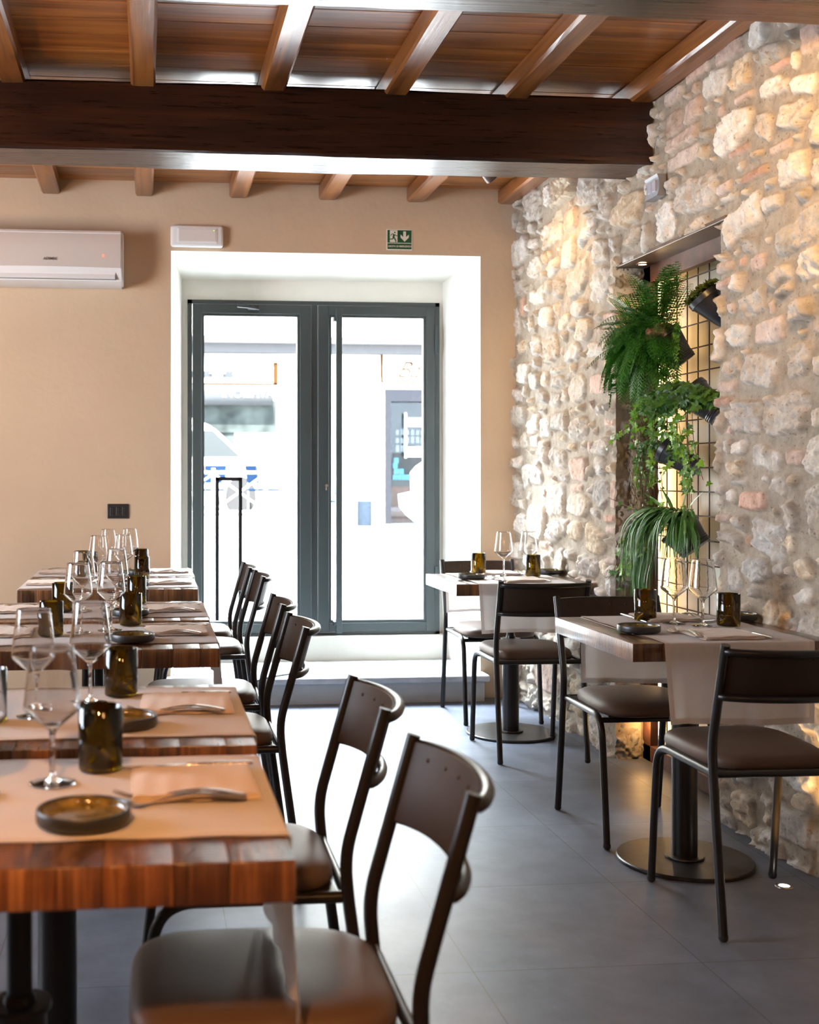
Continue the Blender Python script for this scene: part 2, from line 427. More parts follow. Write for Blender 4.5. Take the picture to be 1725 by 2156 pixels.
def box(bm, x0, x1, y0, y1, z0, z1, bev=0.0, seg=2, mi=0, rot=None):
    r = bmesh.ops.create_cube(bm, size=1.0)
    vs_ = r['verts']
    c = Vector(((x0 + x1) / 2, (y0 + y1) / 2, (z0 + z1) / 2))
    for v in vs_:
        v.co = Vector((v.co.x * (x1 - x0), v.co.y * (y1 - y0), v.co.z * (z1 - z0)))
        if rot is not None:
            v.co = rot @ v.co
        v.co += c
    faces = set(f for v in vs_ for f in v.link_faces)
    if bev > 0:
        edges = list(set(e for v in vs_ for e in v.link_edges))
        rb = bmesh.ops.bevel(bm, geom=edges, offset=bev, segments=seg, affect='EDGES', profile=0.5)
        faces = set(rb['faces']) | set(f for f in faces if f.is_valid)
    for f in faces:
        if f.is_valid:
            f.material_index = mi
    return faces


def fillet(pts, r, n=6):
    out = [Vector(pts[0])]
    for i in range(1, len(pts) - 1):
        a, b, c = Vector(pts[i - 1]), Vector(pts[i]), Vector(pts[i + 1])
        rr = r[i - 1] if isinstance(r, (list, tuple)) else r
        d1 = (a - b); d2 = (c - b)
        l1, l2 = d1.length, d2.length
        d1.normalize(); d2.normalize()
        t = min(rr, l1 * 0.49, l2 * 0.49)
        p1, p2 = b + d1 * t, b + d2 * t
        for k in range(n + 1):
            u = k / n
            out.append((1 - u) ** 2 * p1 + 2 * u * (1 - u) * b + u * u * p2)
    out.append(Vector(pts[-1]))
    return out


def sweep(bm, pts, rad, seg=12, caps=True, mi=0, flat=None):
    pts = [Vector(p) for p in pts]
    n = len(pts)
    rads = rad if isinstance(rad, (list, tuple)) else [rad] * n
    tang = []
    for i in range(n):
        t = pts[min(i + 1, n - 1)] - pts[max(i - 1, 0)]
        tang.append(t.normalized() if t.length > 1e-9 else Vector((0, 0, 1)))
    t0 = tang[0]
    up = Vector((0, 0, 1)) if abs(t0.z) < 0.9 else Vector((1, 0, 0))
    nrm = (up - t0 * up.dot(t0)).normalized()
    rings = []
    for i in range(n):
        t = tang[i]
        nrm = (nrm - t * nrm.dot(t))
        nrm = nrm.normalized() if nrm.length > 1e-6 else t.orthogonal().normalized()
        bn = t.cross(nrm)
        fl = flat if flat else (1, 1)
        ring = [bm.verts.new(pts[i] + nrm * math.cos(2 * PI * k / seg) * rads[i] * fl[0] + bn * math.sin(2 * PI * k / seg) * rads[i] * fl[1]) for k in range(seg)]
        rings.append(ring)
    for i in range(n - 1):
        for k in range(seg):
            f = bm.faces.new((rings[i][k], rings[i][(k + 1) % seg], rings[i + 1][(k + 1) % seg], rings[i + 1][k]))
            f.material_index = mi
    if caps:
        f = bm.faces.new(list(reversed(rings[0]))); f.material_index = mi
        f = bm.faces.new(rings[-1]); f.material_index = mi
    return rings


def lathe(bm, prof, seg=32, center=(0, 0, 0), close=False, mi=0):
    c = Vector(center); rings = []
    for r, z in prof:
        if r < 1e-6:
            rings.append([bm.verts.new(c + Vector((0, 0, z)))])
        else:
            rings.append([bm.verts.new(c + Vector((r * math.cos(2 * PI * k / seg), r * math.sin(2 * PI * k / seg), z))) for k in range(seg)])
    prs = list(zip(rings[:-1], rings[1:]))
    if close:
        prs.append((rings[-1], rings[0]))
    for a, b in prs:
        for k in range(seg):
            k2 = (k + 1) % seg
            if len(a) == 1 and len(b) == 1:
                continue
            if len(a) == 1:
                f = bm.faces.new((a[0], b[k], b[k2]))
            elif len(b) == 1:
                f = bm.faces.new((a[k], b[0], a[k2]))
            else:
                f = bm.faces.new((a[k], b[k], b[k2], a[k2]))
            f.material_index = mi
    bmesh.ops.recalc_face_normals(bm, faces=bm.faces)


def plane_quad(bm, pts, mi=0):
    f = bm.faces.new([bm.verts.new(p) for p in pts]); f.material_index = mi
    return f


def text_obj(name, body, size, loc, rot, mat, parent, shear=0.0, extrude=0.0005, sx=1.0, bold=0.0):
    c = bpy.data.curves.new(name, 'FONT')
    c.body = body; c.size = size; c.extrude = extrude; c.shear = shear; c.offset = bold
    c.materials.append(mat)
    o = bpy.data.objects.new(name, c); col.objects.link(o)
    o.location = loc; o.rotation_euler = rot; o.scale = (sx, 1, 1)
    me = bpy.data.meshes.new_from_object(o)
    bpy.data.objects.remove(o)
    o = bpy.data.objects.new(name, me); col.objects.link(o)
    o.location = loc; o.rotation_euler = rot; o.scale = (sx, 1, 1)
    o.parent = parent
    return o


# numpy value noise
def vnoise(shape, cell, rng, aspect=1.0):
    h, w_ = shape
    ch, cw = cell * aspect, cell
    gh, gw = int(h / ch) + 3, int(w_ / cw) + 3
    g = rng.random((gh, gw))
    yy = np.arange(h) / ch; xx = np.arange(w_) / cw
    y0 = yy.astype(int); x0 = xx.astype(int)
    fy = yy - y0; fx = xx - x0
    fy = fy * fy * (3 - 2 * fy); fx = fx * fx * (3 - 2 * fx)
    a = g[y0][:, x0]; b = g[y0][:, x0 + 1]; c = g[y0 + 1][:, x0]; d = g[y0 + 1][:, x0 + 1]
    return (a * (1 - fx) + b * fx) * (1 - fy)[:, None] + (c * (1 - fx) + d * fx) * fy[:, None]


def fbm(shape, cell, rng, octv=4, gain=0.5):
    out = np.zeros(shape); amp = 1; tot = 0
    for i in range(octv):
        out += amp * vnoise(shape, max(cell / 2 ** i, 1.01), rng); tot += amp; amp *= gain
    return out / tot - 0.5


STONE_COLS = [(0.60, 0.51, 0.41), (0.68, 0.61, 0.52), (0.50, 0.44, 0.37), (0.72, 0.66, 0.58), (0.56, 0.51, 0.45), (0.62, 0.50, 0.36), (0.46, 0.42, 0.37)]
BRICK_COLS = [(0.52, 0.33, 0.25), (0.58, 0.42, 0.34), (0.50, 0.37, 0.30), (0.60, 0.48, 0.41)]
MORTAR = (0.345, 0.285, 0.222)


def stone_wall(name, y0, y1, z0, z1, xw, step, seed, hole=None, protr=0.031, fixed=(), dens=1.0):
    rng = np.random.default_rng(seed); rnd = random.Random(seed)
    ny = int(round((y1 - y0) / step)) + 1; nz = int(round((z1 - z0) / step)) + 1
    ys = np.linspace(y0, y1, ny); zs = np.linspace(z0, z1, nz)
    Yg, Zg = np.meshgrid(ys, zs)
    shp = (nz, ny)
    k = 1 / step
    warpY = fbm(shp, 0.14 * k, rng, 3) * 0.060 + fbm(shp, 0.075 * k, rng, 2) * 0.030 + fbm(shp, 0.04 * k, rng, 2) * 0.010
    warpZ = fbm(shp, 0.22 * k, rng, 3) * 0.060 + fbm(shp, 0.075 * k, rng, 2) * 0.030 + fbm(shp, 0.04 * k, rng, 2) * 0.010
    Yw = Yg + warpY; Zw = Zg + warpZ
    H = np.zeros(shp); best = np.full(shp, 9.0)
    C = np.ones(shp + (3,)) * np.array(MORTAR)
    rough1 = fbm(shp, 0.06 * k, rng, 5, 0.6); rough2 = fbm(shp, 0.018 * k, rng, 3, 0.6)
    tone = fbm(shp, 0.05 * k, rng, 4)
    stones = []
    cell = 0.008
    gy, gz = int((y1 - y0 + 0.4) / cell), int((z1 - z0 + 0.4) / cell)
    occ = np.zeros((gz, gy), dtype=bool)
    def try_put(cy, cz, a, b, kind, force=False):
        i0, i1 = int((cy - a - y0 + 0.2) / cell), int((cy + a - y0 + 0.2) / cell) + 1
        j0, j1 = int((cz - b - z0 + 0.2) / cell), int((cz + b - z0 + 0.2) / cell) + 1
        if i0 < 0 or j0 < 0 or i1 >= gy or j1 >= gz:
            return False
        if not force and occ[j0:j1, i0:i1].mean() > (0.012 if kind == 'b' else 0.035):
            return False
        occ[j0:j1, i0:i1] = True
        stones.append((cy, cz, a - 0.0035, b - 0.0035, kind)); return True
    for (cy, cz, a, b) in fixed:
        try_put(cy, cz, a, b, 'b', True)
    for (amin, amax, asp0, asp1, tries) in ((0.11, 0.17, 0.36, 0.62, 260), (0.07, 0.11, 0.38, 0.80, 4200), (0.035, 0.055, 1.3, 2.1, 900), (0.045, 0.07, 0.5, 1.0, 7000),
                                            (0.055, 0.11, 0.20, 0.30, 3500), (0.028, 0.045, 0.5, 1.1, 12000), (0.016, 0.028, 0.6, 1.5, 14000)):
        for _ in range(int(tries * (y1 - y0) * (z1 - z0) / 15.6 * dens) + 3):
            a = rnd.uniform(amin, amax); b = a * rnd.uniform(asp0, asp1)
            cz = round(rnd.uniform(z0, z1) / 0.03) * 0.03 if amin > 0.04 else rnd.uniform(z0, z1)
            kind = 'b' if (asp1 <= 0.30 and rnd.random() < 0.55) or rnd.random() < 0.07 else 's'
            try_put(rnd.uniform(y0 - 0.1, y1 + 0.1), cz, a, b, kind)
    for cy, cz, a, b, kind in stones:
        if a < 0.008 or b < 0.008:
            continue
        ex = rnd.choice((2.6, 3.5, 5.0, 8.0)) if kind == 's' else 10.0
        ang = rnd.uniform(-0.20, 0.20) if kind == 's' else rnd.uniform(-0.03, 0.03)
        m_ = 0.14
        iy0 = max(0, int((cy - a - m_ - y0) * k)); iy1 = min(ny, int((cy + a + m_ - y0) * k) + 1)
        iz0 = max(0, int((cz - b - m_ - z0) * k)); iz1 = min(nz, int((cz + b + m_ - z0) * k) + 1)
        if iy1 <= iy0 or iz1 <= iz0:
            continue
        wf = 1.0 if kind == 's' else 0.4
        dy = Yg[iz0:iz1, iy0:iy1] + warpY[iz0:iz1, iy0:iy1] * wf - cy; dz = Zg[iz0:iz1, iy0:iy1] + warpZ[iz0:iz1, iy0:iy1] * wf - cz
        ca, sa = math.cos(ang), math.sin(ang)
        u = (dy * ca + dz * sa) / a; v = (-dy * sa + dz * ca) / b
        q = (np.abs(u) ** ex + np.abs(v) ** ex) ** (1 / ex)
        dist = (q - 1) * min(a, b)
        pr = rnd.uniform(0.35, 1.0) * protr * (0.7 if kind == 'b' else 1.0)
        edge = 0.0095 if kind == 's' else 0.005
        prof = np.clip(-dist / edge + 0.25, 0, 1); prof = prof * prof * (3 - 2 * prof)
        dome = 0.92 + 0.16 * (1 - np.clip(q, 0, 1) ** 2)
        tilt = rnd.uniform(-0.25, 0.25) * u + rnd.uniform(-0.3, 0.3) * v
        r1 = rough1[iz0:iz1, iy0:iy1]; r2 = rough2[iz0:iz1, iy0:iy1]
        rf = rnd.uniform(0.4, 1.6) if kind == 's' else 0.35
        hh = prof * (pr * (dome + np.clip(tilt, -0.4, 0.4)) + r1 * 0.034 * rf + r2 * 0.020 * rf)
        sub = H[iz0:iz1, iy0:iy1]; sb = best[iz0:iz1, iy0:iy1]
        take = dist < sb
        win = take & (prof > 0)
        sub[win] = hh[win]; sb[take] = dist[take]
        base = np.array(rnd.choice(STONE_COLS if kind == 's' else BRICK_COLS)) * rnd.uniform(0.88, 1.1)
        tn = tone[iz0:iz1, iy0:iy1]
        cc = base[None, None, :] * (1 + tn[..., None] * np.array([0.35, 0.5, 0.7]))
        cs = C[iz0:iz1, iy0:iy1]
        f = (prof * take)[..., None]
        cs[:] = cs * (1 - f) + cc * f
    H += (fbm(shp, 0.25 * k, rng, 3) * 0.020) + rough2 * 0.004 + 0.004
    if hole:
        hy0, hy1, hz1 = hole
        inside = (Yg > hy0) & (Yg < hy1) & (Zg < hz1)
    X = xw - np.maximum(H, -0.004)
    verts = np.stack([X, Yg, Zg], -1).reshape(-1, 3)
    idx = np.arange(nz * ny).reshape(nz, ny)
    q = np.stack([idx[:-1, :-1], idx[1:, :-1], idx[1:, 1:], idx[:-1, 1:]], -1).reshape(-1, 4)
    if hole:
        fin = (inside[:-1, :-1] & inside[1:, 1:] & inside[1:, :-1] & inside[:-1, 1:]).reshape(-1)
        q = q[~fin]
    extra_v = []; extra_f = []
    if hole:
        # turn the masonry round the edges of the niche
        jy0 = int(np.searchsorted(ys, hy0)); jy1 = int(np.searchsorted(ys, hy1)) - 1; jz = int(np.searchsorted(zs, hz1)) - 1
        path = [idx[i, jy0] for i in range(0, jz + 1)] + [idx[jz, j] for j in range(jy0 + 1, jy1 + 1)] + [idx[i, jy1] for i in range(jz - 1, -1, -1)]
        n0 = len(verts)
        for p in path:
            vv = verts[p].copy(); vv[0] = xw + 0.10
            extra_v.append(vv)
        for i in range(len(path) - 1):
            extra_f.append((path[i], path[i + 1], n0 + i + 1, n0 + i))
        verts = np.vstack([verts, np.array(extra_v)])
        C2 = np.vstack([C.reshape(-1, 3), np.tile(np.array(MORTAR), (len(extra_v), 1))])
        q = np.vstack([q, np.array(extra_f)])
    else:
        C2 = C.reshape(-1, 3)
    me = bpy.data.meshes.new(name)
    me.vertices.add(len(verts)); me.vertices.foreach_set('co', verts.astype(np.float32).ravel())
    me.loops.add(len(q) * 4); me.loops.foreach_set('vertex_index', q.astype(np.int32).ravel())
    me.polygons.add(len(q)); me.polygons.foreach_set('loop_start', np.arange(0, len(q) * 4, 4, dtype=np.int32))
    me.polygons.foreach_set('use_smooth', np.ones(len(q), dtype=bool))
    me.update(calc_edges=True); me.validate()
    at = me.color_attributes.new('stone_colour', 'FLOAT_COLOR', 'POINT')
    at.data.foreach_set('color', np.hstack([np.clip(C2, 0, 1), np.ones((len(C2), 1))]).astype(np.float32).ravel())
    return me


# ------------------------------------------------------------------ the room shell
YB = 6.53      # back wall
XR = 2.09      # stone wall
XL = -3.2      # left wall (out of frame)
YF = -3.0      # wall behind the camera
ZC = 2.885

bm = bmesh.new(); box(bm, XL - 0.2, 3.0, YF - 0.2, 6.60, -0.10, 0.0)
tag(mesh_obj('floor', bm, M['floor']), kind='structure')

# back wall with the splayed door reveal
OX0, OX1, OZ = 0.131, 1.882, 2.503
IX0, IX1, IZ = 0.215, 1.795, 2.435
YD = 7.08
bm = bmesh.new()
for x0, x1, z0, z1 in ((XL - 0.2, OX0, 0, 3.1), (OX1, 2.6, 0, 3.1), (OX0, OX1, OZ, 3.1)):
    plane_quad(bm, [(x0, YB, z0), (x1, YB, z0), (x1, YB, z1), (x0, YB, z1)])
    plane_quad(bm, [(x0, 7.25, z0), (x0, 7.25, z1), (x1, 7.25, z1), (x1, 7.25, z0)])
plane_quad(bm, [(XL - 0.2, YB, 3.1), (2.6, YB, 3.1), (2.6, 7.25, 3.1), (XL - 0.2, 7.25, 3.1)])
tag(mesh_obj('wall_back', bm, M['plaster']), kind='structure')
bm = bmesh.new()
plane_quad(bm, [(OX0, YB, 0), (OX0, YB, OZ), (IX0, YD + 0.05, IZ), (IX0, YD + 0.05, 0)])
plane_quad(bm, [(OX1, YB, 0), (IX1, YD + 0.05, 0), (IX1, YD + 0.05, IZ), (OX1, YB, OZ)])
plane_quad(bm, [(OX0, YB, OZ), (OX1, YB, OZ), (IX1, YD + 0.05, IZ), (IX0, YD + 0.05, IZ)])
box(bm, IX0 - 0.05, IX1 + 0.05, YD, 7.25, 2.318, 2.56)
box(bm, IX0 - 0.1, 0.243, YD, 7.25, 0.0, 2.318)
box(bm, 1.777, IX1 + 0.1, YD, 7.25, 0.0, 2.318)
tag(mesh_obj('trim_1', bm, M['white_plaster']), kind='structure')

# two steps up to the door
bm = bmesh.new()
box(bm, 0.12, OX1, 6.995, 7.30, 0.0, 0.293, 0.006)
box(bm, 0.15, 1.87, 6.50, 7.05, 0.0, 0.118, 0.004)
tag(mesh_obj('trim_2', bm, M['white_plaster']), kind='structure')
bm = bmesh.new(); box(bm, 0.10, 1.90, 6.395, 6.56, 0.112, 0.150, 0.012, 3)
box(bm, 0.15, 1.87, 6.54, 7.0, 0.118, 0.150)
tag(mesh_obj('trim_3', bm, M['threshold']), kind='structure')
bm = bmesh.new(); box(bm, 0.12, 1.875, 6.425, 6.53, 0.0, 0.114)
tag(mesh_obj('trim_4', bm, simple('grey step plinth', (0.46, 0.46, 0.44), 0.7, bump=0.3, bscale=40, var=0.1)), kind='structure')

# other walls
bm = bmesh.new(); box(bm, XL - 0.2, XL, YF, 2.6, 0, 3.1); box(bm, XL - 0.2, XL, 4.6, YB, 0, 3.1)
box(bm, XL - 0.2, XL, 2.6, 4.6, 0, 1.05); box(bm, XL - 0.2, XL, 2.6, 4.6, 2.4, 3.1)  # unseen window opening added for the side fill
tag(mesh_obj('wall_left', bm, M['plaster']), kind='structure')
bm = bmesh.new(); box(bm, XL - 0.2, 2.8, YF - 0.2, YF, 0, 3.1)
tag(mesh_obj('wall_front', bm, M['plaster']), kind='structure')

# stone wall on the right
NY0, NY1, NZ = 4.118, 5.060, 2.190
fixed = [(4.10, 2.02, 0.075, 0.022), (4.09, 1.955, 0.07, 0.02), (4.08, 1.575, 0.10, 0.022), (4.09, 1.52, 0.08, 0.02), (4.09, 1.10, 0.06, 0.018), (4.09, 2.30, 0.06, 0.024),
         (4.50, 2.76, 0.085, 0.032), (4.30, 2.80, 0.10, 0.032), (4.50, 2.66, 0.075, 0.045), (4.33, 2.66, 0.075, 0.045), (4.43, 2.575, 0.14, 0.034), (4.42, 2.495, 0.14, 0.034), (4.06, 2.78, 0.10, 0.032),
         (5.14, 1.98, 0.07, 0.02), (5.14, 1.50, 0.07, 0.02), (5.14, 1.06, 0.07, 0.02), (5.14, 1.01, 0.06, 0.02), (3.86, 2.29, 0.085, 0.022), (3.70, 2.34, 0.07, 0.02), (3.85, 1.99, 0.05, 0.03)]
me = stone_wall('wall_right', 1.2, 6.60, -0.02, 2.96, XR, 0.0065, 11, hole=(NY0, NY1, NZ), fixed=fixed)
tag(wrap('wall_right', me, M['stone']), kind='structure')
bm = bmesh.new()
box(bm, XR + 0.02, XR + 0.2, YF, 1.25, 0, 3.1)
tag(mesh_obj('wall_right_near', bm, M['plaster']), kind='structure')
for q_ in ((XR + 0.10, XR + 0.3, 1.2, 3.92, 0, 3.1), (XR + 0.16, XR + 0.3, 5.31, 6.6, 0, 3.1), (XR + 0.10, XR + 0.3, 3.92, 6.6, 2.32, 3.1), (2.385, 2.5, 3.9, 5.4, 0, 2.4)):
    bm = bmesh.new(); box(bm, *q_)
    tag(mesh_obj('wall_right_core', bm, M['plaster']), kind='structure')
# far jamb of the niche
me = stone_wall('jamb', 0, 0.16, -0.02, 2.2, 0.0, 0.006, 31, protr=0.008, dens=4)
co = np.empty(len(me.vertices) * 3); me.vertices.foreach_get('co', co); co = co.reshape(-1, 3)
new = np.stack([2.072 + co[:, 1] * 0.9, NY1 + co[:, 0] + 0.002, co[:, 2]], -1)
me.vertices.foreach_set('co', new.ravel()); me.update()
at = me.color_attributes['stone_colour']
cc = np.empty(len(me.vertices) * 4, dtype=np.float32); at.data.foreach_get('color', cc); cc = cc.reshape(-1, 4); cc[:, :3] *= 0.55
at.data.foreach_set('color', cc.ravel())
bm = bmesh.new(); bm.from_mesh(me); bmesh.ops.reverse_faces(bm, faces=bm.faces); bm.to_mesh(me); bm.free()
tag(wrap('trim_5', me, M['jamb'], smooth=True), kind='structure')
# lintel board under the niche head
bm = bmesh.new(); box(bm, 2.074, 2.24, NY0 - 0.05, NY1 + 0.02, NZ - 0.010, NZ + 0.006, 0.002)
tag(mesh_obj('trim_6', bm, M['wall_dark_trim']), kind='structure')

# ceiling boards
bm = bmesh.new()
y = 6.60; rnd = random.Random(3)
while y > YF - 0.2:
    wd = 0.158
    box(bm, XL - 0.2, 2.4, y - wd + 0.003, y, ZC, ZC + 0.03, 0.002, 1)
    y -= wd
tag(mesh_obj('ceiling', bm, M['plank']), kind='structure')
bm = bmesh.new(); box(bm, XL - 0.3, 2.9, YF - 0.3, 6.7, ZC + 0.035, 3.15)
box(bm, XL - 0.3, 2.9, 6.5, 7.30, 3.1, 3.2)
tag(mesh_obj('ceiling_slab', bm, M['plaster']), kind='structure')


def rough_beam(name, x0, x1, y0, y1, z0, z1, mat, axis, seed, amp=0.004):
    bm = bmesh.new()
    nseg = 60
    rnd = random.Random(seed)
    L0, L1 = (x0, x1) if axis == 0 else (y0, y1)
    A0, A1 = (y0, y1) if axis == 0 else (x0, x1)
    rings = []
    ph = [rnd.uniform(0, 6) for _ in range(16)]
    c = 0.010
    prof = [(A0 + c, z0), (A1 - c, z0), (A1, z0 + c), (A1, z1 - c), (A1 - c, z1), (A0 + c, z1), (A0, z1 - c), (A0, z0 + c)]
    for i in range(nseg + 1):
        t = i / nseg; l = L0 + (L1 - L0) * t
        ring = []
        for k, (a, z) in enumerate(prof):
            da = amp * (math.sin(l * 3.1 + ph[k]) + 0.5 * math.sin(l * 11 + ph[k + 8])) * 0.6 + rnd.uniform(-1, 1) * amp * 0.25
            dz = amp * (math.sin(l * 2.3 + ph[(k + 3) % 16]) + 0.4 * math.sin(l * 9 + ph[(k + 5) % 16])) * 0.6 + rnd.uniform(-1, 1) * amp * 0.2
            p = (l, a + da, z + dz) if axis == 0 else (a + da, l, z + dz)
            ring.append(bm.verts.new(p))
        rings.append(ring)
    for i in range(nseg):
        for k in range(8):
            bm.faces.new((rings[i][k], rings[i][(k + 1) % 8], rings[i + 1][(k + 1) % 8], rings[i + 1][k]))
    bm.faces.new(rings[0]); bm.faces.new(list(reversed(rings[-1])))
    bmesh.ops.recalc_face_normals(bm, faces=bm.faces)
    return mesh_obj(name, bm, mat)


for x, lab in ((-1.03, None), (-0.526, 'leftmost of the stained wooden rafters, above the air conditioner'),
               (-0.016, 'stained wooden rafter running straight away, second from the left'),
               (0.505, 'stained wooden rafter over the emergency lamp, third from the left'),
               (1.006, 'stained wooden rafter above the middle of the door, fourth from the left'),
               (1.507, 'stained wooden rafter above the green exit sign'),
               (2.035, 'stained wooden rafter lying against the stone wall')):
    if lab is None:
        continue
    r_ = rough_beam('ceiling_rafter', x - 0.05, x + 0.05, YF, YB + 0.02, 2.802, ZC + 0.002, M['rafter'], 1, int(x * 100) + 500, 0.002)
    tag(r_, lab, 'rafter', 'rafters under the board ceiling')
r_ = rough_beam('ceiling_beam', XL, 2.085, 4.70, 4.965, 2.545, 2.822, M['beam'], 0, 1)
tag(r_, 'thick dark-stained beam crossing the ceiling, its end set in the stone wall', 'beam', 'big ceiling beams')
r_ = rough_beam('ceiling_beam', XL, 2.085, 2.965, 3.215, 2.545, 2.822, M['beam'], 0, 2)
tag(r_, 'dark-stained beam at the top edge of the photo, only its underside showing', 'beam', 'big ceiling beams')

# ------------------------------------------------------------------ the glass door
door = empty('door_1', (1.0, YD, 0.293)); tag(door, kind='structure')


def rel(bm, o):
    loc = Vector(o.location)
    for v in bm.verts:
        v.co -= loc


def part(name, bm, mat, root, **kw):
    if root.parent is None:
        rel(bm, root)
    return mesh_obj(name, bm, mat, root, **kw)


ZT = 2.315; ZB = 0.293
bm = bmesh.new()
box(bm, 0.241, 0.268, YD - 0.02, YD + 0.06, ZB, ZT); box(bm, 1.752, 1.779, YD - 0.02, YD + 0.06, ZB, ZT)
box(bm, 0.241, 1.779, YD - 0.02, YD + 0.06, 2.292, ZT); box(bm, 0.241, 1.779, YD - 0.02, YD + 0.06, ZB - 0.003, 0.310)
box(bm, 0.990, 1.026, YD - 0.015, YD + 0.06, 0.306, 2.294)
part('door_frame', bm, M['door_metal'], door)
for x0, x1, hand in ((0.271, 0.987, 0), (1.029, 1.749, 1)):
    gx0 = 0.341 if hand == 0 else 1.111; gx1 = 0.902 if hand == 0 else 1.678
    gz0, gz1 = 0.385, 2.218
    bm = bmesh.new()
    yf = YD - 0.030
    box(bm, x0, gx0 - 0.016, yf, YD + 0.03, 0.313, 2.289, 0.002, 1)
    box(bm, gx1 + 0.016, x1, yf, YD + 0.03, 0.313, 2.289, 0.002, 1)
    box(bm, gx0 - 0.016, gx1 + 0.016, yf, YD + 0.03, gz1 + 0.016, 2.289, 0.002, 1)
    box(bm, gx0 - 0.016, gx1 + 0.016, yf, YD + 0.03, 0.313, gz0 - 0.016, 0.002, 1)
    # glazing beads a little behind
    yb = yf + 0.008
    box(bm, gx0 - 0.015, gx0, yb, YD + 0.02, gz0 - 0.015, gz1 + 0.015); box(bm, gx1, gx1 + 0.015, yb, YD + 0.02, gz0 - 0.015, gz1 + 0.015)
    box(bm, gx0, gx1, yb, YD + 0.02, gz1, gz1 + 0.015); box(bm, gx0, gx1, yb, YD + 0.02, gz0 - 0.015, gz0)
    leaf = part('door_leaf', bm, M['door_metal'], door)
    bm = bmesh.new(); plane_quad(bm, [(gx0, YD, gz0), (gx1, YD, gz0), (gx1, YD, gz1), (gx0, YD, gz1)]); rel(bm, door)
    mesh_obj('pane', bm, M['pane'], leaf)
    if hand:
        bm = bmesh.new(); box(bm, 1.130, 1.166, YD - 0.095, YD - 0.060, 0.315, 2.262, 0.003)
        for z in (0.37, 2.20):
            box(bm, 1.118, 1.132, YD - 0.085, YD - 0.028, z - 0.012, z + 0.012)
            box(bm, 1.118, 1.140, YD - 0.088, YD - 0.072, z - 0.012, z + 0.012)
        rel(bm, door); mesh_obj('pull_handle', bm, M['door_metal'], leaf)
        bm = bmesh.new(); sweep(bm, [(1.079, YD - 0.034, 1.200), (1.079, YD - 0.028, 1.200)], 0.0095, 16)
        box(bm, 1.0745, 1.0835, YD - 0.034, YD - 0.028, 1.172, 1.196, 0.002)
        rel(bm, door); mesh_obj('lock_cylinder', bm, M['chrome'], leaf)
    else:
        bm = bmesh.new()
        sweep(bm, fillet([(0.535, YD - 0.075, 2.272), (0.60, YD - 0.070, 2.268), (0.66, YD - 0.045, 2.262)], 0.02), 0.008, 10)
        box(bm, 0.60, 0.670, YD - 0.055, YD - 0.028, 2.255, 2.285, 0.004)
        rel(bm, door); mesh_obj('catch', bm, M['black_plastic'], leaf)
    for z in ((0.62, 2.09) if hand else ()):
        bm = bmesh.new()
        sweep(bm, [(1.757, YD - 0.038, z - 0.085), (1.757, YD - 0.038, z + 0.085)], 0.010, 12)
        box(bm, 1.752, 1.772, YD - 0.034, YD - 0.018, z - 0.06, z + 0.06)
        rel(bm, door); mesh_obj('hinge', bm, M['door_metal'], door)

# ------------------------------------------------------------------ wall fittings
ac = empty('air_conditioner', (-0.56, YB, 2.29))
bm = bmesh.new()
pr = [(YB - 0.005, 2.285), (YB - 0.12, 2.283), (YB - 0.175, 2.300), (YB - 0.195, 2.345), (YB - 0.200, 2.46), (YB - 0.190, 2.555), (YB - 0.165, 2.572), (YB - 0.005, 2.572)]
r0 = [bm.verts.new((-1.02, a, b)) for a, b in pr]; r1 = [bm.verts.new((-0.128, a, b)) for a, b in pr]
for i in range(len(pr)):
    bm.faces.new((r0[i], r0[(i + 1) % 8], r1[(i + 1) % 8], r1[i]))
bm.faces.new(r0); bm.faces.new(list(reversed(r1)))
bmesh.ops.recalc_face_normals(bm, faces=bm.faces)
bmesh.ops.bevel(bm, geom=[e for e in bm.edges if abs(e.verts[0].co.x - e.verts[1].co.x) < 0.01], offset=0.010, segments=3, affect='EDGES')
part('casing', bm, M['ac_white'], ac, smooth=True, auto=0.6)
bm = bmesh.new()
n = 10
for i in range(n):
    pass
zs_ = [2.372 + (2.566 - 2.372) * i / 8 for i in range(9)]
def acy(z): return YB - 0.204 + (0.022 * max(0, (z - 2.47) / 0.1) ** 2)
for xs0, xs1 in ((-1.02, -0.141),):
    g = []
    for z in zs_:
        droop = 0.0
        g.append([bm.verts.new((x, acy(z) - 0.001, z - (0.012 * max(0, (xs1 - 0.35 - x)) if False else 0))) for x in np.linspace(xs0, xs1, 12)])
    for i in range(8):
        for j in range(11):
            bm.faces.new((g[i][j], g[i][j + 1], g[i + 1][j + 1], g[i + 1][j]))
    for j in range(12):
        x = g[0][j].co.x
        g[0][j].co.z += 0.006 * ((x + 0.56) / 0.45) ** 2 * -1
bm.normal_update()
rt = bmesh.ops.solidify(bm, geom=bm.faces[:], thickness=0.005)
bmesh.ops.recalc_face_normals(bm, faces=bm.faces)
part('front_panel', bm, M['ac_front'], ac, smooth=True, auto=0.6)
bm = bmesh.new(); box(bm, -1.02, -0.170, YB - 0.190, YB - 0.180, 2.310, 2.356, 0.003, rot=Matrix.Rotation(math.radians(-20), 3, 'X'))
part('louver', bm, M['ac_white'], ac)
bm = bmesh.new(); box(bm, -1.02, -0.166, YB - 0.186, YB - 0.170, 2.306, 2.3085); box(bm, -0.168, -0.166, YB - 0.194, YB - 0.170, 2.306, 2.355)
part('louver_gap', bm, M['grey_plastic'], ac)
bm = bmesh.new(); sweep(bm, [(-0.232, YB - 0.2065, 2.431), (-0.232, YB - 0.2085, 2.431)], 0.006, 16)
part('status_light', bm, M['red_led'], ac)
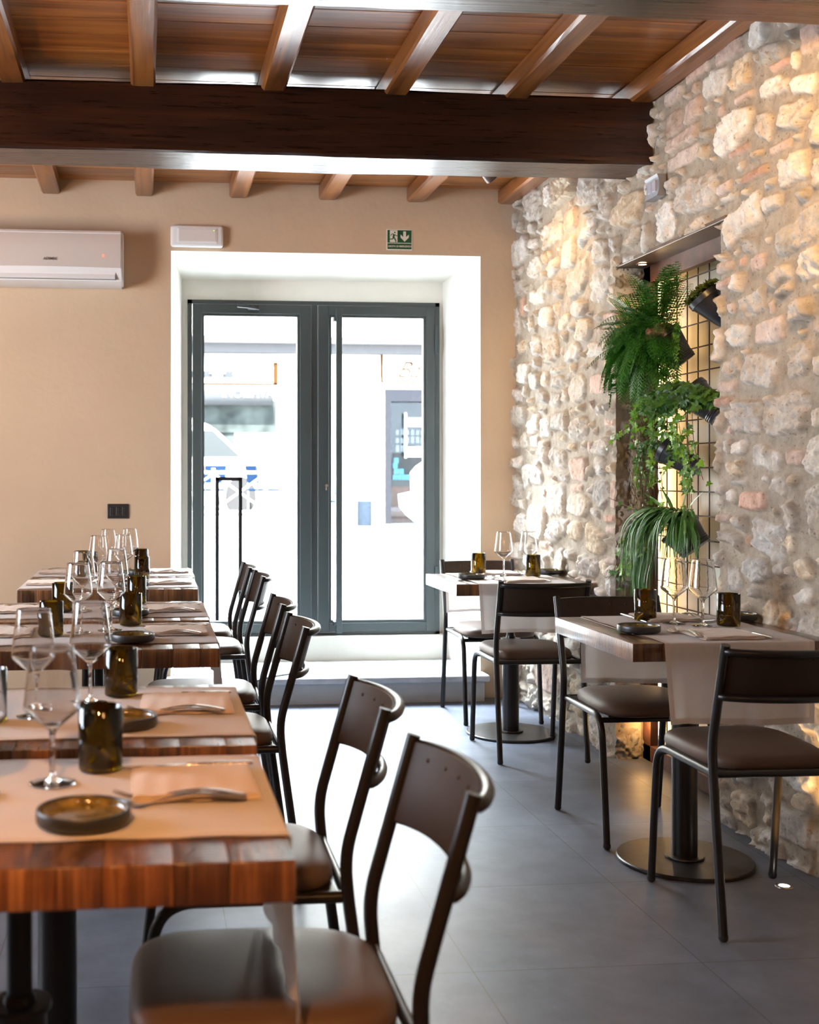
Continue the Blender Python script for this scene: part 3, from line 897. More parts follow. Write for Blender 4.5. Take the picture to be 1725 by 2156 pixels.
text_obj('logo', 'AERMEC', 0.020, (-0.61 + 0.56 + 0.0, -0.2085, 2.404 - 2.29), (PI / 2, 0, 0), M['grey_plastic'], ac, shear=0.2, bold=0.0004).location.x = 0.035 - 0.025
tag(ac, 'white wall air conditioner with a glossy front, high on the beige wall', 'air conditioner')

em = empty('emergency_lamp', (0.272, YB, 2.58))
bm = bmesh.new(); box(bm, 0.128, 0.418, YB - 0.045, YB, 2.520, 2.638, 0.016, 4); part('housing', bm, M['ac_white'], em, smooth=True, auto=0.8)
bm = bmesh.new(); box(bm, 0.165, 0.385, YB - 0.050, YB - 0.040, 2.540, 2.622, 0.004); part('diffuser_frame', bm, M['ac_white'], em)
bm = bmesh.new(); box(bm, 0.174, 0.376, YB - 0.0525, YB - 0.046, 2.548, 2.615, 0.002); part('diffuser', bm, M['diffuser'], em)
bm = bmesh.new(); sweep(bm, [(0.366, YB - 0.052, 2.608), (0.366, YB - 0.0545, 2.608)], 0.0022, 10); part('indicator', bm, M['green_led'], em)
tag(em, 'flat white emergency lamp above the left corner of the door reveal', 'emergency lamp')

sg = empty('exit_sign', (1.414, YB, 2.588))
bm = bmesh.new(); box(bm, 1.340, 1.489, YB - 0.004, YB, 2.529, 2.647, 0.0018); part('plate', bm, M['sign_white'], sg)
bm = bmesh.new(); box(bm, 1.346, 1.483, YB - 0.0052, YB - 0.0035, 2.570, 2.641); box(bm, 1.346, 1.483, YB - 0.0052, YB - 0.0035, 2.5345, 2.566)
part('green_field', bm, M['green_sign'], sg)


def poly(bm, pts, y, z0=0, x0=0, s=1, th=0.0008):
    vsx = [bm.verts.new((x0 + px * s, y, z0 + pz * s)) for px, pz in pts]
    f = bm.faces.new(vsx)
    r = bmesh.ops.extrude_face_region(bm, geom=[f])
    for v in r['geom']:
        if isinstance(v, bmesh.types.BMVert):
            v.co.y += th
    bmesh.ops.recalc_face_normals(bm, faces=bm.faces)


bm = bmesh.new(); box(bm, 1.359, 1.4025, YB - 0.0062, YB - 0.005, 2.573, 2.6395)
poly(bm, [(0, 0), (0.0235, 0.0235), (0.0235, 0.0405), (0.008, 0.026), (0.008, 0.058), (-0.008, 0.058), (-0.008, 0.026), (-0.0235, 0.0405), (-0.0235, 0.0235)], YB - 0.0062, 2.5765, 1.4435)
part('doorway_and_arrow', bm, M['sign_white'], sg)
bm = bmesh.new(); yy = YB - 0.0070
sweep(bm, [(1.387, yy, 2.6275), (1.387, yy + 0.001, 2.6275)], 0.0045, 14)
for a, b, wd in (((1.383, 2.617), (1.379, 2.600), 0.0052), ((1.379, 2.600), (1.3745, 2.590), 0.0032), ((1.3745, 2.590), (1.357, 2.590), 0.0026),
                 ((1.381, 2.601), (1.394, 2.579), 0.0032), ((1.394, 2.579), (1.390, 2.574), 0.0022), ((1.381, 2.6185), (1.370, 2.6185), 0.0022), ((1.370, 2.6185), (1.364, 2.609), 0.0020),
                 ((1.386, 2.6165), (1.393, 2.610), 0.0022), ((1.393, 2.610), (1.402, 2.609), 0.0018)):
    sweep(bm, [(a[0], yy, a[1]), (b[0], yy, b[1])], wd, 8, flat=(1, 0.25) if abs(a[0] - b[0]) > 1 else None)
for v in bm.verts:
    v.co.y = yy + (v.co.y - yy) * 0.15
part('running_figure', bm, M['green_sign'], sg)
text_obj('caption', 'USCITA DI EMERGENZA', 0.0135, (-0.0645, -0.0058, -0.0425), (PI / 2, 0, 0), M['sign_white'], sg, extrude=0.0003, sx=0.93, bold=0.0003)
tag(sg, 'small green exit sign with running figure, arrow down and lettering', 'exit sign')

sp = empty('light_switch', (-0.16, YB, 1.063))
bm = bmesh.new(); box(bm, -0.218, -0.101, YB - 0.010, YB, 1.024, 1.104, 0.003); part('cover_plate', bm, M['black_plastic'], sp)
for x in (-0.193, -0.160, -0.127):
    bm = bmesh.new(); box(bm, x - 0.0105, x + 0.0105, YB - 0.013, YB - 0.009, 1.041, 1.087, 0.0015); part('rocker', bm, M['black_plastic'], sp)
tag(sp, 'black three-gang switch on the beige wall left of the door', 'light switch')

sp = empty('light_switch', (XR - 0.03, 4.625, 2.43))
bm = bmesh.new()
g = []
for i in range(9):
    z = 2.385 + 0.088 * i / 8; bow = 0.010 * (1 - ((i - 4) / 4) ** 2)
    g.append([bm.verts.new((XR - 0.048 + bow, yv, z)) for yv in (4.685, 4.565)] + [bm.verts.new((XR - 0.01, yv, z)) for yv in (4.565, 4.685)])
for i in range(8):
    for k in range(4):
        bm.faces.new((g[i][k], g[i][(k + 1) % 4], g[i + 1][(k + 1) % 4], g[i + 1][k]))
bm.faces.new(list(reversed(g[0]))); bm.faces.new(g[-1]); bmesh.ops.recalc_face_normals(bm, faces=bm.faces)
part('cover_plate', bm, simple('silver grey plastic', (0.22, 0.22, 0.25), 0.3), sp)
for k, (a, b) in enumerate(((4.662, 4.626), (4.622, 4.588))):
    bm = bmesh.new(); box(bm, XR - 0.046, XR - 0.034, b, a, 2.408, 2.452, 0.002, rot=None); part('rocker', bm, simple('pale grey plastic', (0.36, 0.35, 0.40), 0.3), sp)
tag(sp, 'curved silver switch plate on the stone wall above the niche', 'light switch')

sl = empty('ceiling_spotlight', (1.56, 5.40, 2.80))
bm = bmesh.new(); sweep(bm, [(1.545, 5.40, 2.742), (1.620, 5.42, 2.655)], 0.032, 28)
part('lamp_head', bm, simple('brown painted spot', (0.10, 0.06, 0.05), 0.4), sl, smooth=True, auto=0.6)
bm = bmesh.new(); sweep(bm, [(1.6205, 5.4201, 2.6545), (1.6215, 5.4204, 2.6535)], 0.026, 24); part('lens', bm, M['black_plastic'], sl)
bm = bmesh.new(); box(bm, 1.53, 1.557, 5.39, 5.41, 2.74, 2.81); part('bracket', bm, M['black_plastic'], sl)
tag(sl, 'small brown spotlight under the ceiling behind the thick beam', 'spotlight')

fl = empty('floor_uplight', (1.937, 3.428, 0))
bm = bmesh.new(); lathe(bm, [(0.016, 0.001), (0.016, 0.004), (0.026, 0.003), (0.027, 0.0), (0.016, 0.0)], 28, (1.937, 3.428, 0)); part('trim_ring', bm, M['chrome'], fl, smooth=True)
bm = bmesh.new(); lathe(bm, [(0.0, 0.0035), (0.0158, 0.003), (0.0158, 0.0005)], 24, (1.937, 3.428, 0)); part('lens', bm, M['floor_lens'], fl)
tag(fl, 'lit round uplight sunk in the tiles by the foot of the stone wall', 'uplight')

# cable lying on the floor by the door step
bm = bmesh.new()
sweep(bm, fillet([(-0.30, 6.50, 0.25), (-0.05, 6.49, 0.10), (0.06, 6.42, 0.006), (0.25, 6.30, 0.006), (0.45, 6.36, 0.09), (0.62, 6.38, 0.156), (0.80, 6.52, 0.156)], 0.09, 8), 0.005, 8)
tag(mesh_obj('power_cable', bm, M['black_plastic'], smooth=True), 'thin black cable looping down the wall and over the step left of the door', 'cable')

# ------------------------------------------------------------------ chairs
def chair_post(s):
    return fillet([(0.195 * s, -0.238, 0.008), (0.195 * s, -0.180, 0.425), (0.195 * s, -0.172, 0.515), (0.195 * s, -0.252, 0.800)], [0.03, 0.07], 6)


def ypost(z):
    return -0.172 - (z - 0.515) * (0.080 / 0.285)


def make_chair():
    t = empty('dining_chair')
    for s in (-1, 1):
        bm = bmesh.new(); pts = chair_post(s)
        sweep(bm, pts, 0.0124, 14)
        leg = mesh_obj('leg', bm, M['dark_metal'], t, smooth=True, auto=0.8)
        bm = bmesh.new(); lathe(bm, [(0.0, 0.0), (0.009, 0.0), (0.0125, 0.005), (0.0125, 0.016), (0.0, 0.016)], 14, (0.195 * s, -0.238, 0))
        mesh_obj('foot_cap', bm, M['rubber'], leg, smooth=True, auto=0.8)
    for s in (-1, 1):
        bm = bmesh.new()
        sweep(bm, fillet([(0.186 * s, -0.176, 0.434), (0.195 * s, 0.190, 0.434), (0.195 * s, 0.237, 0.008)], 0.075, 9), 0.0118, 14)
        leg = mesh_obj('leg', bm, M['dark_metal'], t, smooth=True, auto=0.8)
        bm = bmesh.new(); lathe(bm, [(0.0, 0.0), (0.009, 0.0), (0.0125, 0.005), (0.0125, 0.016), (0.0, 0.016)], 14, (0.195 * s, 0.237, 0))
        mesh_obj('foot_cap', bm, M['rubber'], leg, smooth=True, auto=0.8)
    bm = bmesh.new()
    sweep(bm, [(-0.19, -0.177, 0.434), (0.19, -0.177, 0.434)], 0.0105, 12)
    sweep(bm, [(-0.19, 0.165, 0.418), (0.19, 0.165, 0.418)], 0.0095, 12)
    box(bm, -0.17, 0.17, -0.16, 0.19, 0.430, 0.440)
    mesh_obj('seat_frame', bm, M['dark_metal'], t, smooth=True, auto=0.6)
    # cushion
    bm = bmesh.new(); NS = 56
    levels = [(0.93, 0.436), (0.985, 0.440), (1.0, 0.449), (0.995, 0.461), (0.97, 0.472), (0.90, 0.4805), (0.76, 0.4855), (0.5, 0.488), (0.25, 0.489)]
    rings = []
    for sc_, z in levels:
        ring = []
        for k in range(NS):
            a = 2 * PI * k / NS; ca, sa = math.cos(a), math.sin(a)
            e = 2 / 4.6
            x = 0.187 * math.copysign(abs(ca) ** e, ca); yv = 0.202 * math.copysign(abs(sa) ** e, sa)
            if yv < 0: x *= 1 - 0.06 * (-yv / 0.2)
            ring.append(bm.verts.new((x * sc_, 0.037 + yv * sc_, z)))
        rings.append(ring)
    for i in range(len(rings) - 1):
        for k in range(NS):
            bm.faces.new((rings[i][k], rings[i][(k + 1) % NS], rings[i + 1][(k + 1) % NS], rings[i + 1][k]))
    bm.faces.new(list(reversed(rings[0]))); bm.faces.new(rings[-1])
    mesh_obj('seat', bm, M['vinyl'], t, smooth=True, auto=1.2)
    # curved back sheet
    def back(tt, z, off=0.0):
        return Vector((tt * 0.193, ypost(z) - 0.052 * (1 - tt * tt) ** 0.8 - off, z))
    bm = bmesh.new(); nx, nz_ = 24, 6
    g = [[bm.verts.new(back(-1 + 2 * i / nx, 0.652 + (0.788 - 0.652) * j / nz_)) for i in range(nx + 1)] for j in range(nz_ + 1)]
    for j in range(nz_):
        for i in range(nx):
            bm.faces.new((g[j][i], g[j][i + 1], g[j + 1][i + 1], g[j + 1][i]))
    bm.normal_update()
    bmesh.ops.solidify(bm, geom=bm.faces[:], thickness=0.004)
    for i in range(6):
        tt = -0.75 + 1.5 * i / 5; p = back(tt, 0.765)
        bmesh.ops.create_uvsphere(bm, u_segments=8, v_segments=6, radius=0.0045, matrix=Matrix.Translation(p + Vector((0, 0.003, 0))))
    bmesh.ops.recalc_face_normals(bm, faces=bm.faces)
    mesh_obj('backrest', bm, M['sheet_metal'], t, smooth=True, auto=0.9)
    for nm, z in (('top_rail', 0.782), ('bottom_rail', 0.655)):
        bm = bmesh.new()
        pts = [back(-1 + 2 * i / 24, z, 0.012) for i in range(25)]
        pts = [pts[0] + Vector((0, 0.010, 0))] + pts + [pts[-1] + Vector((0, 0.010, 0))]
        sweep(bm, pts, 0.0105, 12)
        mesh_obj(nm, bm, M['dark_metal'], t, smooth=True, auto=0.8)
    return t


# (x, y) of the foot centre, direction (front) angle
CH = [
    # left row, backs towards the aisle: front looks to -X -> rotation +90 deg
    ((0.212, 1.835), PI / 2, 'nearest dining chair, in the lower foreground with its seat under the first table'),
    ((0.212, 2.455), PI / 2, 'dining chair drawn up to the second table, just behind the nearest chair'),
    ((0.222, 3.700), PI / 2, 'third dining chair from the front in the left row, nearer of the overlapping pair'),
    ((0.232, 4.345), PI / 2, 'fourth dining chair of the left row, farther of the overlapping pair'),
    ((0.275, 5.520), PI / 2, 'fifth dining chair of the left row, wider backrest of the last two'),
    ((0.262, 6.060), PI / 2, 'last dining chair of the left row, nearest to the door, mostly hidden'),
    ((1.745, 3.275), 0.0, 'dining chair with its back to us, in front of the near right table'),
    ((1.735, 4.070), PI, 'dining chair facing us behind the near right table, beside the stone wall'),
    ((1.730, 5.240), 0.0, 'dining chair with its back to us, in front of the far right table'),
    ((1.795, 6.045), PI, 'dining chair facing us behind the far right table, beside the door steps'),
]
proto = make_chair()
for i, ((x, y), a, lab) in enumerate(CH):
    o = proto if i == 0 else copy_tree(proto)
    o.location = (x, y, 0); o.rotation_euler = (0, 0, a + random.uniform(-0.02, 0.02))
    tag(o, lab, 'chair', 'dark metal dining chairs')

# ------------------------------------------------------------------ tables
TZ = 0.76; TT = 0.055
LT = [('T1', -0.57, 0.190, 1.497, 2.075, 'nearest wooden table on the left, its orange-lit front edge in the foreground'),
      ('T2', -0.57, 0.200, 2.150, 2.787, 'second wooden table of the left row, close behind the nearest one'),
      ('T3', -0.57, 0.207, 3.372, 3.985, 'third wooden table of the left row, its dark brown front edge showing'),
      ('T4', -0.57, 0.213, 4.045, 4.660, 'fourth wooden table of the left row, pushed behind the third'),
      ('T5', -0.562, 0.222, 5.185, 5.775, 'fifth wooden table of the left row, its front edge below the farthest glasses'),
      ('T6', -0.562, 0.230, 5.800, 6.380, 'sixth wooden table on the left, against the beige wall'),
      ('R2', 1.425, 2.058, 3.350, 4.015, 'wooden table on the right in front of the plant niche'),
      ('R1', 1.412, 2.058, 5.289, 5.885, 'wooden table on the right beside the door, its side washed by daylight')]


def make_table(x0, x1, y0, y1, label, i):
    cx, cy = (x0 + x1) / 2, (y0 + y1) / 2
    if i == 6: cx, cy = 1.744, 3.69
    if i == 7: cx, cy = 1.764, 5.60
    t = empty('dining_table', (cx, cy, 0))
    bm = bmesh.new(); rnd = random.Random(40 + i)
    x = x0
    while x < x1 - 0.005:
        wd = rnd.uniform(0.060, 0.095)
        if x + wd > x1 - 0.04: wd = x1 - x
        dz = rnd.uniform(-0.0012, 0.0)
        box(bm, x + 0.0002, x + wd - 0.0002, y0 + rnd.uniform(0, 0.001), y1 - rnd.uniform(0, 0.001), TZ - TT, TZ + dz, 0.0016, 2)
        x += wd
    part('tabletop', bm, M['table'], t, smooth=True, auto=0.5)
    bm = bmesh.new(); lathe(bm, [(0.0, 0.0), (0.212, 0.0), (0.215, 0.004), (0.215, 0.010), (0.211, 0.013), (0.0, 0.013)], 72)
    mesh_obj('base_plate', bm, M['plate_metal'], t, smooth=True, auto=0.6)
    bm = bmesh.new(); lathe(bm, [(0.0, 0.013), (0.060, 0.013), (0.0615, 0.016), (0.060, 0.020), (0.0, 0.020)], 40)
    mesh_obj('foot_ring', bm, M['plate_metal'], t, smooth=True, auto=0.6)
    bm = bmesh.new(); lathe(bm, [(0.0, 0.019), (0.0405, 0.019), (0.0405, 0.462), (0.0, 0.462)], 40)
    mesh_obj('column', bm, M['dark_metal'], t, smooth=True, auto=0.6)
    bm = bmesh.new(); lathe(bm, [(0.0, 0.458), (0.047, 0.458), (0.048, 0.462), (0.047, 0.467), (0.024, 0.468), (0.022, 0.48), (0.0, 0.48)], 36)
    mesh_obj('collar', bm, M['dark_metal'], t, smooth=True, auto=0.6)
    bm = bmesh.new(); lathe(bm, [(0.0, 0.475), (0.0195, 0.475), (0.0195, 0.692), (0.0, 0.692)], 28)
    mesh_obj('upper_post', bm, M['dark_metal'], t, smooth=True, auto=0.6)
    bm = bmesh.new(); box(bm, -0.16, 0.16, -0.16, 0.16, 0.692, TZ - TT, 0.003)
    mesh_obj('top_bracket', bm, M['plate_metal'], t)
    tag(t, label, 'table', 'rustic square dining tables')
    return t


def make_runner(along, e0, e1, w0, w1, drop0, drop1, label, seed):
    """along: 0 runs in X (hangs at x=e0,e1), 1 runs in Y."""
    rnd = random.Random(seed)
    path = []  # (pos, z, hang)
    r = 0.006; zt = TZ + 0.0015
    for k in range(14): path.append((e0 - 0.0035, TZ - drop0 + (drop0 - 0.012) * k / 13, 1 - k / 13, -1))
    for k in range(1, 5): a = PI / 2 * k / 4; path.append((e0 - 0.0035 + r * (1 - math.cos(a)) + 0.0, zt - r + r * math.sin(a), 0, -1))
    nn = 40
    for k in range(1, nn): path.append((e0 + 0.008 + (e1 - e0 - 0.016) * k / nn, zt, 0, 0))
    for k in range(4, 0, -1): a = PI / 2 * k / 4; path.append((e1 + 0.0035 - r * (1 - math.cos(a)), zt - r + r * math.sin(a), 0, 1))
    for k in range(13, -1, -1): path.append((e1 + 0.0035, TZ - drop1 + (drop1 - 0.012) * k / 13, 1 - k / 13, 1))
    nw = 30; ph = rnd.uniform(0, 6); ph2 = rnd.uniform(0, 6)
    def P(i, j, off=0.0):
        p, z, hg, sd = path[i]; t = j / nw; wv = w0 + (w1 - w0) * t
        if sd and hg >= 0:
            fold = (math.sin(t * 9 + ph) * 0.010 + math.sin(t * 21 + ph2) * 0.004) * hg
            p2 = p + sd * (abs(fold) + 0.002 + 0.006 * hg + off)
            z2 = z + (0.004 * math.sin(t * 5 + ph2)) * hg
            wv += (0.5 - t) * 0.02 * hg
            if hg == 0: z2 += off * 0.7
        else:
            p2 = p; z2 = z + off + 0.0009 * (math.sin(p * 40 + ph) * math.sin(t * 7 + ph2) + 1)
        return Vector((p2, wv, z2)) if along == 0 else Vector((wv, p2, z2))
    bm = bmesh.new()
    g = [[bm.verts.new(P(i, j)) for j in range(nw + 1)] for i in range(len(path))]
    for i in range(len(path) - 1):
        for j in range(nw):
            bm.faces.new((g[i][j], g[i][j + 1], g[i + 1][j + 1], g[i + 1][j]))
    bmesh.ops.recalc_face_normals(bm, faces=bm.faces)
    o = mesh_obj('table_runner', bm, M['linen'], smooth=True)
    # hem band as a slightly raised border
    bm = bmesh.new(); n_ = len(path)
    g = {}
    def V(i, j):
        if (i, j) not in g: g[(i, j)] = bm.verts.new(P(i, j, 0.0009))
        return g[(i, j)]
    for i in range(n_ - 1):
        for j in range(nw):
            if j < 1 or j >= nw - 1 or i < 1 or i >= n_ - 2:
                bm.faces.new((V(i, j), V(i, j + 1), V(i + 1, j + 1), V(i + 1, j)))
    bmesh.ops.recalc_face_normals(bm, faces=bm.faces)
    mesh_obj('hem', bm, M['hem'], o, smooth=True)
    tag(o, label, 'table runner', 'cream linen table runners')
    return o


for i, (nm, x0, x1, y0, y1, lab) in enumerate(LT):
    make_table(x0, x1, y0, y1, lab, i)
make_runner(0, -0.57, 0.190, 1.597, 2.058, 0.235, 0.262, 'cream linen runner on the nearest left table, its corner hanging over the front chair seat', 1)
make_runner(0, -0.57, 0.200, 2.222, 2.735, 0.22, 0.22, 'cream linen runner laid across the second left table', 2)
make_runner(0, -0.57, 0.207, 3.475, 3.940, 0.22, 0.23, 'cream linen runner of the third left table, its end hanging above a chair seat', 3)
make_runner(0, -0.57, 0.213, 4.125, 4.590, 0.22, 0.20, 'cream linen runner laid across the fourth left table', 4)
make_runner(0, -0.562, 0.222, 5.235, 5.690, 0.2, 0.2, 'cream linen runner on the fifth left table, below the door glass', 5)
make_runner(0, -0.562, 0.230, 5.850, 6.310, 0.2, 0.2, 'cream linen runner on the table against the beige wall', 6)
make_runner(1, 3.350, 4.015, 1.520, 1.985, 0.240, 0.240, 'cream linen runner hanging off both sides of the near right table', 7)
make_runner(1, 5.289, 5.885, 1.515, 1.975, 0.225, 0.200, 'white daylit linen runner on the far right table by the door', 8)

# ------------------------------------------------------------------ tableware prototypes
def wine_glass():
    t = empty('wine_glass')
    seg = 40
    foot = [(0.0, 0.0012), (0.030, 0.0006), (0.0365, 0.0), (0.0372, 0.0008), (0.0365, 0.0016), (0.030, 0.0032), (0.012, 0.0062), (0.0055, 0.0115), (0.0, 0.0118)]
    stem = [(0.0, 0.0100), (0.0055, 0.0105), (0.0042, 0.022), (0.0037, 0.050), (0.0042, 0.074), (0.0068, 0.0845), (0.0, 0.0870)]
    bowl = [(0.0060, 0.0840), (0.018, 0.095), (0.034, 0.108), (0.0430, 0.1165), (0.0452, 0.121), (0.0450, 0.127), (0.0425, 0.150), (0.0390, 0.178), (0.0345, 0.210), (0.0336, 0.2168),
            (0.0334, 0.2177), (0.0331, 0.2177), (0.0328, 0.2168), (0.0337, 0.210), (0.0382, 0.178), (0.0417, 0.150), (0.0442, 0.127), (0.0444, 0.1215), (0.0423, 0.1175), (0.0333, 0.1093), (0.0172, 0.0965), (0.0055, 0.0870)]
    bm = bmesh.new(); lathe(bm, bowl, seg, close=True); mesh_obj('bowl', bm, M['glass'], t, smooth=True)
    bm = bmesh.new(); lathe(bm, stem, 20); mesh_obj('stem', bm, M['glass'], t, smooth=True)
    bm = bmesh.new(); lathe(bm, foot, seg); mesh_obj('foot', bm, M['glass'], t, smooth=True)
    return t


def tumbler():
    R_ = 0.0368; H_ = 0.106
    bm = bmesh.new()
    lathe(bm, [(0.0, 0.021), (0.008, 0.0195), (0.019, 0.010), (0.027, 0.0015), (0.031, 0.0), (0.0350, 0.0015), (R_, 0.006), (R_, H_ - 0.001), (R_ - 0.0012, H_), (R_ - 0.0026, H_ - 0.001),
               (R_ - 0.0028, 0.012), (0.031, 0.007), (0.026, 0.0085), (0.018, 0.0165), (0.008, 0.0245), (0.0, 0.026)], 44)
    return mesh_obj('tumbler', bm, M['amber'], smooth=True, auto=1.0)


def dish():
    t = empty('bread_dish')
    bm = bmesh.new()
    lathe(bm, [(0.0, 0.0), (0.058, 0.0), (0.0635, 0.002), (0.066, 0.006), (0.066, 0.020), (0.0648, 0.0222), (0.0625, 0.0222), (0.0612, 0.0205), (0.0612, 0.007), (0.0, 0.007)], 56)
    mesh_obj('dish_body', bm, M['ceramic'], t, smooth=True, auto=0.9)
    bm = bmesh.new(); lathe(bm, [(0.0, 0.0085), (0.052, 0.0088), (0.0585, 0.0105), (0.0610, 0.0160), (0.0611, 0.0195)], 48)
    mesh_obj('glazed_inside', bm, M['glaze'], t, smooth=True)
    return t


def fork():
    bm = bmesh.new()
    # along +y, tines at +y ; length 0.20
    pts = []; rr = []
    for k in range(36):
        u = k / 35; y_ = -0.10 + 0.135 * u
        z_ = 0.006 + 0.010 * math.sin(u * PI) - 0.002 * u
        w_ = 0.0046 * (1 - u) ** 0.7 + 0.0020 + 0.0004 * math.sin(k * 2.6)
        pts.append((0, y_, z_)); rr.append(w_)
    sweep(bm, pts, rr, 10, flat=(0.42, 1.0))
    hp = []; hr = []
    for k in range(12):
        u = k / 11; y_ = 0.033 + 0.028 * u
        hp.append((0, y_, 0.0045 - 0.003 * math.sin(u * PI * 0.8))); hr.append(0.0022 + 0.0093 * math.sin(min(1, u * 1.15) * PI / 2))
    sweep(bm, hp, hr, 12, flat=(0.16, 1.0))
    for x in (-0.0087, -0.0029, 0.0029, 0.0087):
        tp = [(x, 0.057 + 0.043 * u, 0.0028 + 0.010 * u * u) for u in [j / 7 for j in range(8)]]
        sweep(bm, tp, [0.0018, 0.0017, 0.0016, 0.0015, 0.0014, 0.0012, 0.0010, 0.0006], 8, flat=(0.7, 1.0))
    return mesh_obj('fork', bm, M['steel'], smooth=True, auto=1.0)


def knife():
    t = empty('table_knife')
    bm = bmesh.new()
    pts = [(0, -0.112 + 0.112 * k / 30, 0.0055) for k in range(31)]
    rr = [0.0052 + 0.0016 * math.sin(PI * k / 30) + 0.00045 * math.sin(k * 2.4) for k in range(31)]; rr[0] = 0.003; rr[-1] = 0.0038
    sweep(bm, pts, rr, 10, flat=(0.6, 1.0))
    mesh_obj('handle', bm, M['steel'], t, smooth=True, auto=1.0)
    bm = bmesh.new()
    prof = [(-0.004, -0.002), (-0.006, 0.02), (-0.0075, 0.06), (-0.0065, 0.095), (0.000, 0.115), (0.0045, 0.112), (0.0052, 0.06), (0.004, -0.002)]
    vb = [bm.verts.new((x, y_, 0.0045)) for x, y_ in prof]; vt = [bm.verts.new((x * 0.8, y_, 0.0060)) for x, y_ in prof]
    bm.faces.new(list(reversed(vb))); bm.faces.new(vt)
    for k in range(8): bm.faces.new((vb[k], vb[(k + 1) % 8], vt[(k + 1) % 8], vt[k]))
    bmesh.ops.recalc_face_normals(bm, faces=bm.faces)
    mesh_obj('blade', bm, M['steel'], t)
    return t


def napkin(seed):
    rnd = random.Random(seed); bm = bmesh.new()
    W, D = 0.186, 0.195
    for lay in range(4):
        ph = rnd.uniform(0, 6); z0 = 0.0008 + lay * 0.0026; n = 20
        ww = W * (1 - 0.02 * lay + rnd.uniform(-0.012, 0.012)); dd = D * (1 - 0.015 * lay + rnd.uniform(-0.01, 0.01)); ox = rnd.uniform(-0.003, 0.003)
        gt, gb = [], []
        for i in range(n + 1):
            rt_, rb_ = [], []
            for j in range(n + 1):
                u, v = i / n - 0.5, j / n - 0.5
                x = u * ww + ox; yv = v * dd
                edge = min(1, min(0.5 - abs(u), 0.5 - abs(v)) * 14)
                wv_ = 0.0011 * math.sin(v * 30 + ph + u * 3) + 0.0010 * math.sin(u * 9 + ph)
                x += 0.0018 * math.sin(v * 17 + ph); yv += 0.0018 * math.sin(u * 15 + ph)
                th = 0.0024 * (0.35 + 0.65 * edge)
                rt_.append(bm.verts.new((x, yv, z0 + th + (wv_ if lay == 3 else wv_ * 0.3) + 0.0008)))
                rb_.append(bm.verts.new((x, yv, z0)))
            gt.append(rt_); gb.append(rb_)
        for i in range(n):
            for j in range(n):
                bm.faces.new((gt[i][j], gt[i + 1][j], gt[i + 1][j + 1], gt[i][j + 1]))
                bm.faces.new((gb[i][j], gb[i][j + 1], gb[i + 1][j + 1], gb[i + 1][j]))
        bd = [(i, 0) for i in range(n)] + [(n, j) for j in range(n)] + [(i, n) for i in range(n, 0, -1)] + [(0, j) for j in range(n, 0, -1)]
        for a in range(len(bd)):
            (i1, j1), (i2, j2) = bd[a], bd[(a + 1) % len(bd)]
            bm.faces.new((gb[i1][j1], gb[i2][j2], gt[i2][j2], gt[i1][j1]))
    bmesh.ops.recalc_face_normals(bm, faces=bm.faces)
    return mesh_obj('folded_napkin', bm, M['napkin'], smooth=True, auto=0.9)


protos = {}


def put(kind, maker, x, y, z, rz, label, cat, group):
    if kind not in protos:
        o = maker(); protos[kind] = o
    else:
        o = copy_tree(protos[kind]) if protos[kind].type == 'EMPTY' else copy_tree(protos[kind])
    o.location = (x, y, z); o.rotation_euler = (0, 0, rz)
    tag(o, label, cat, group)
    return o


ZS = TZ + 0.0045
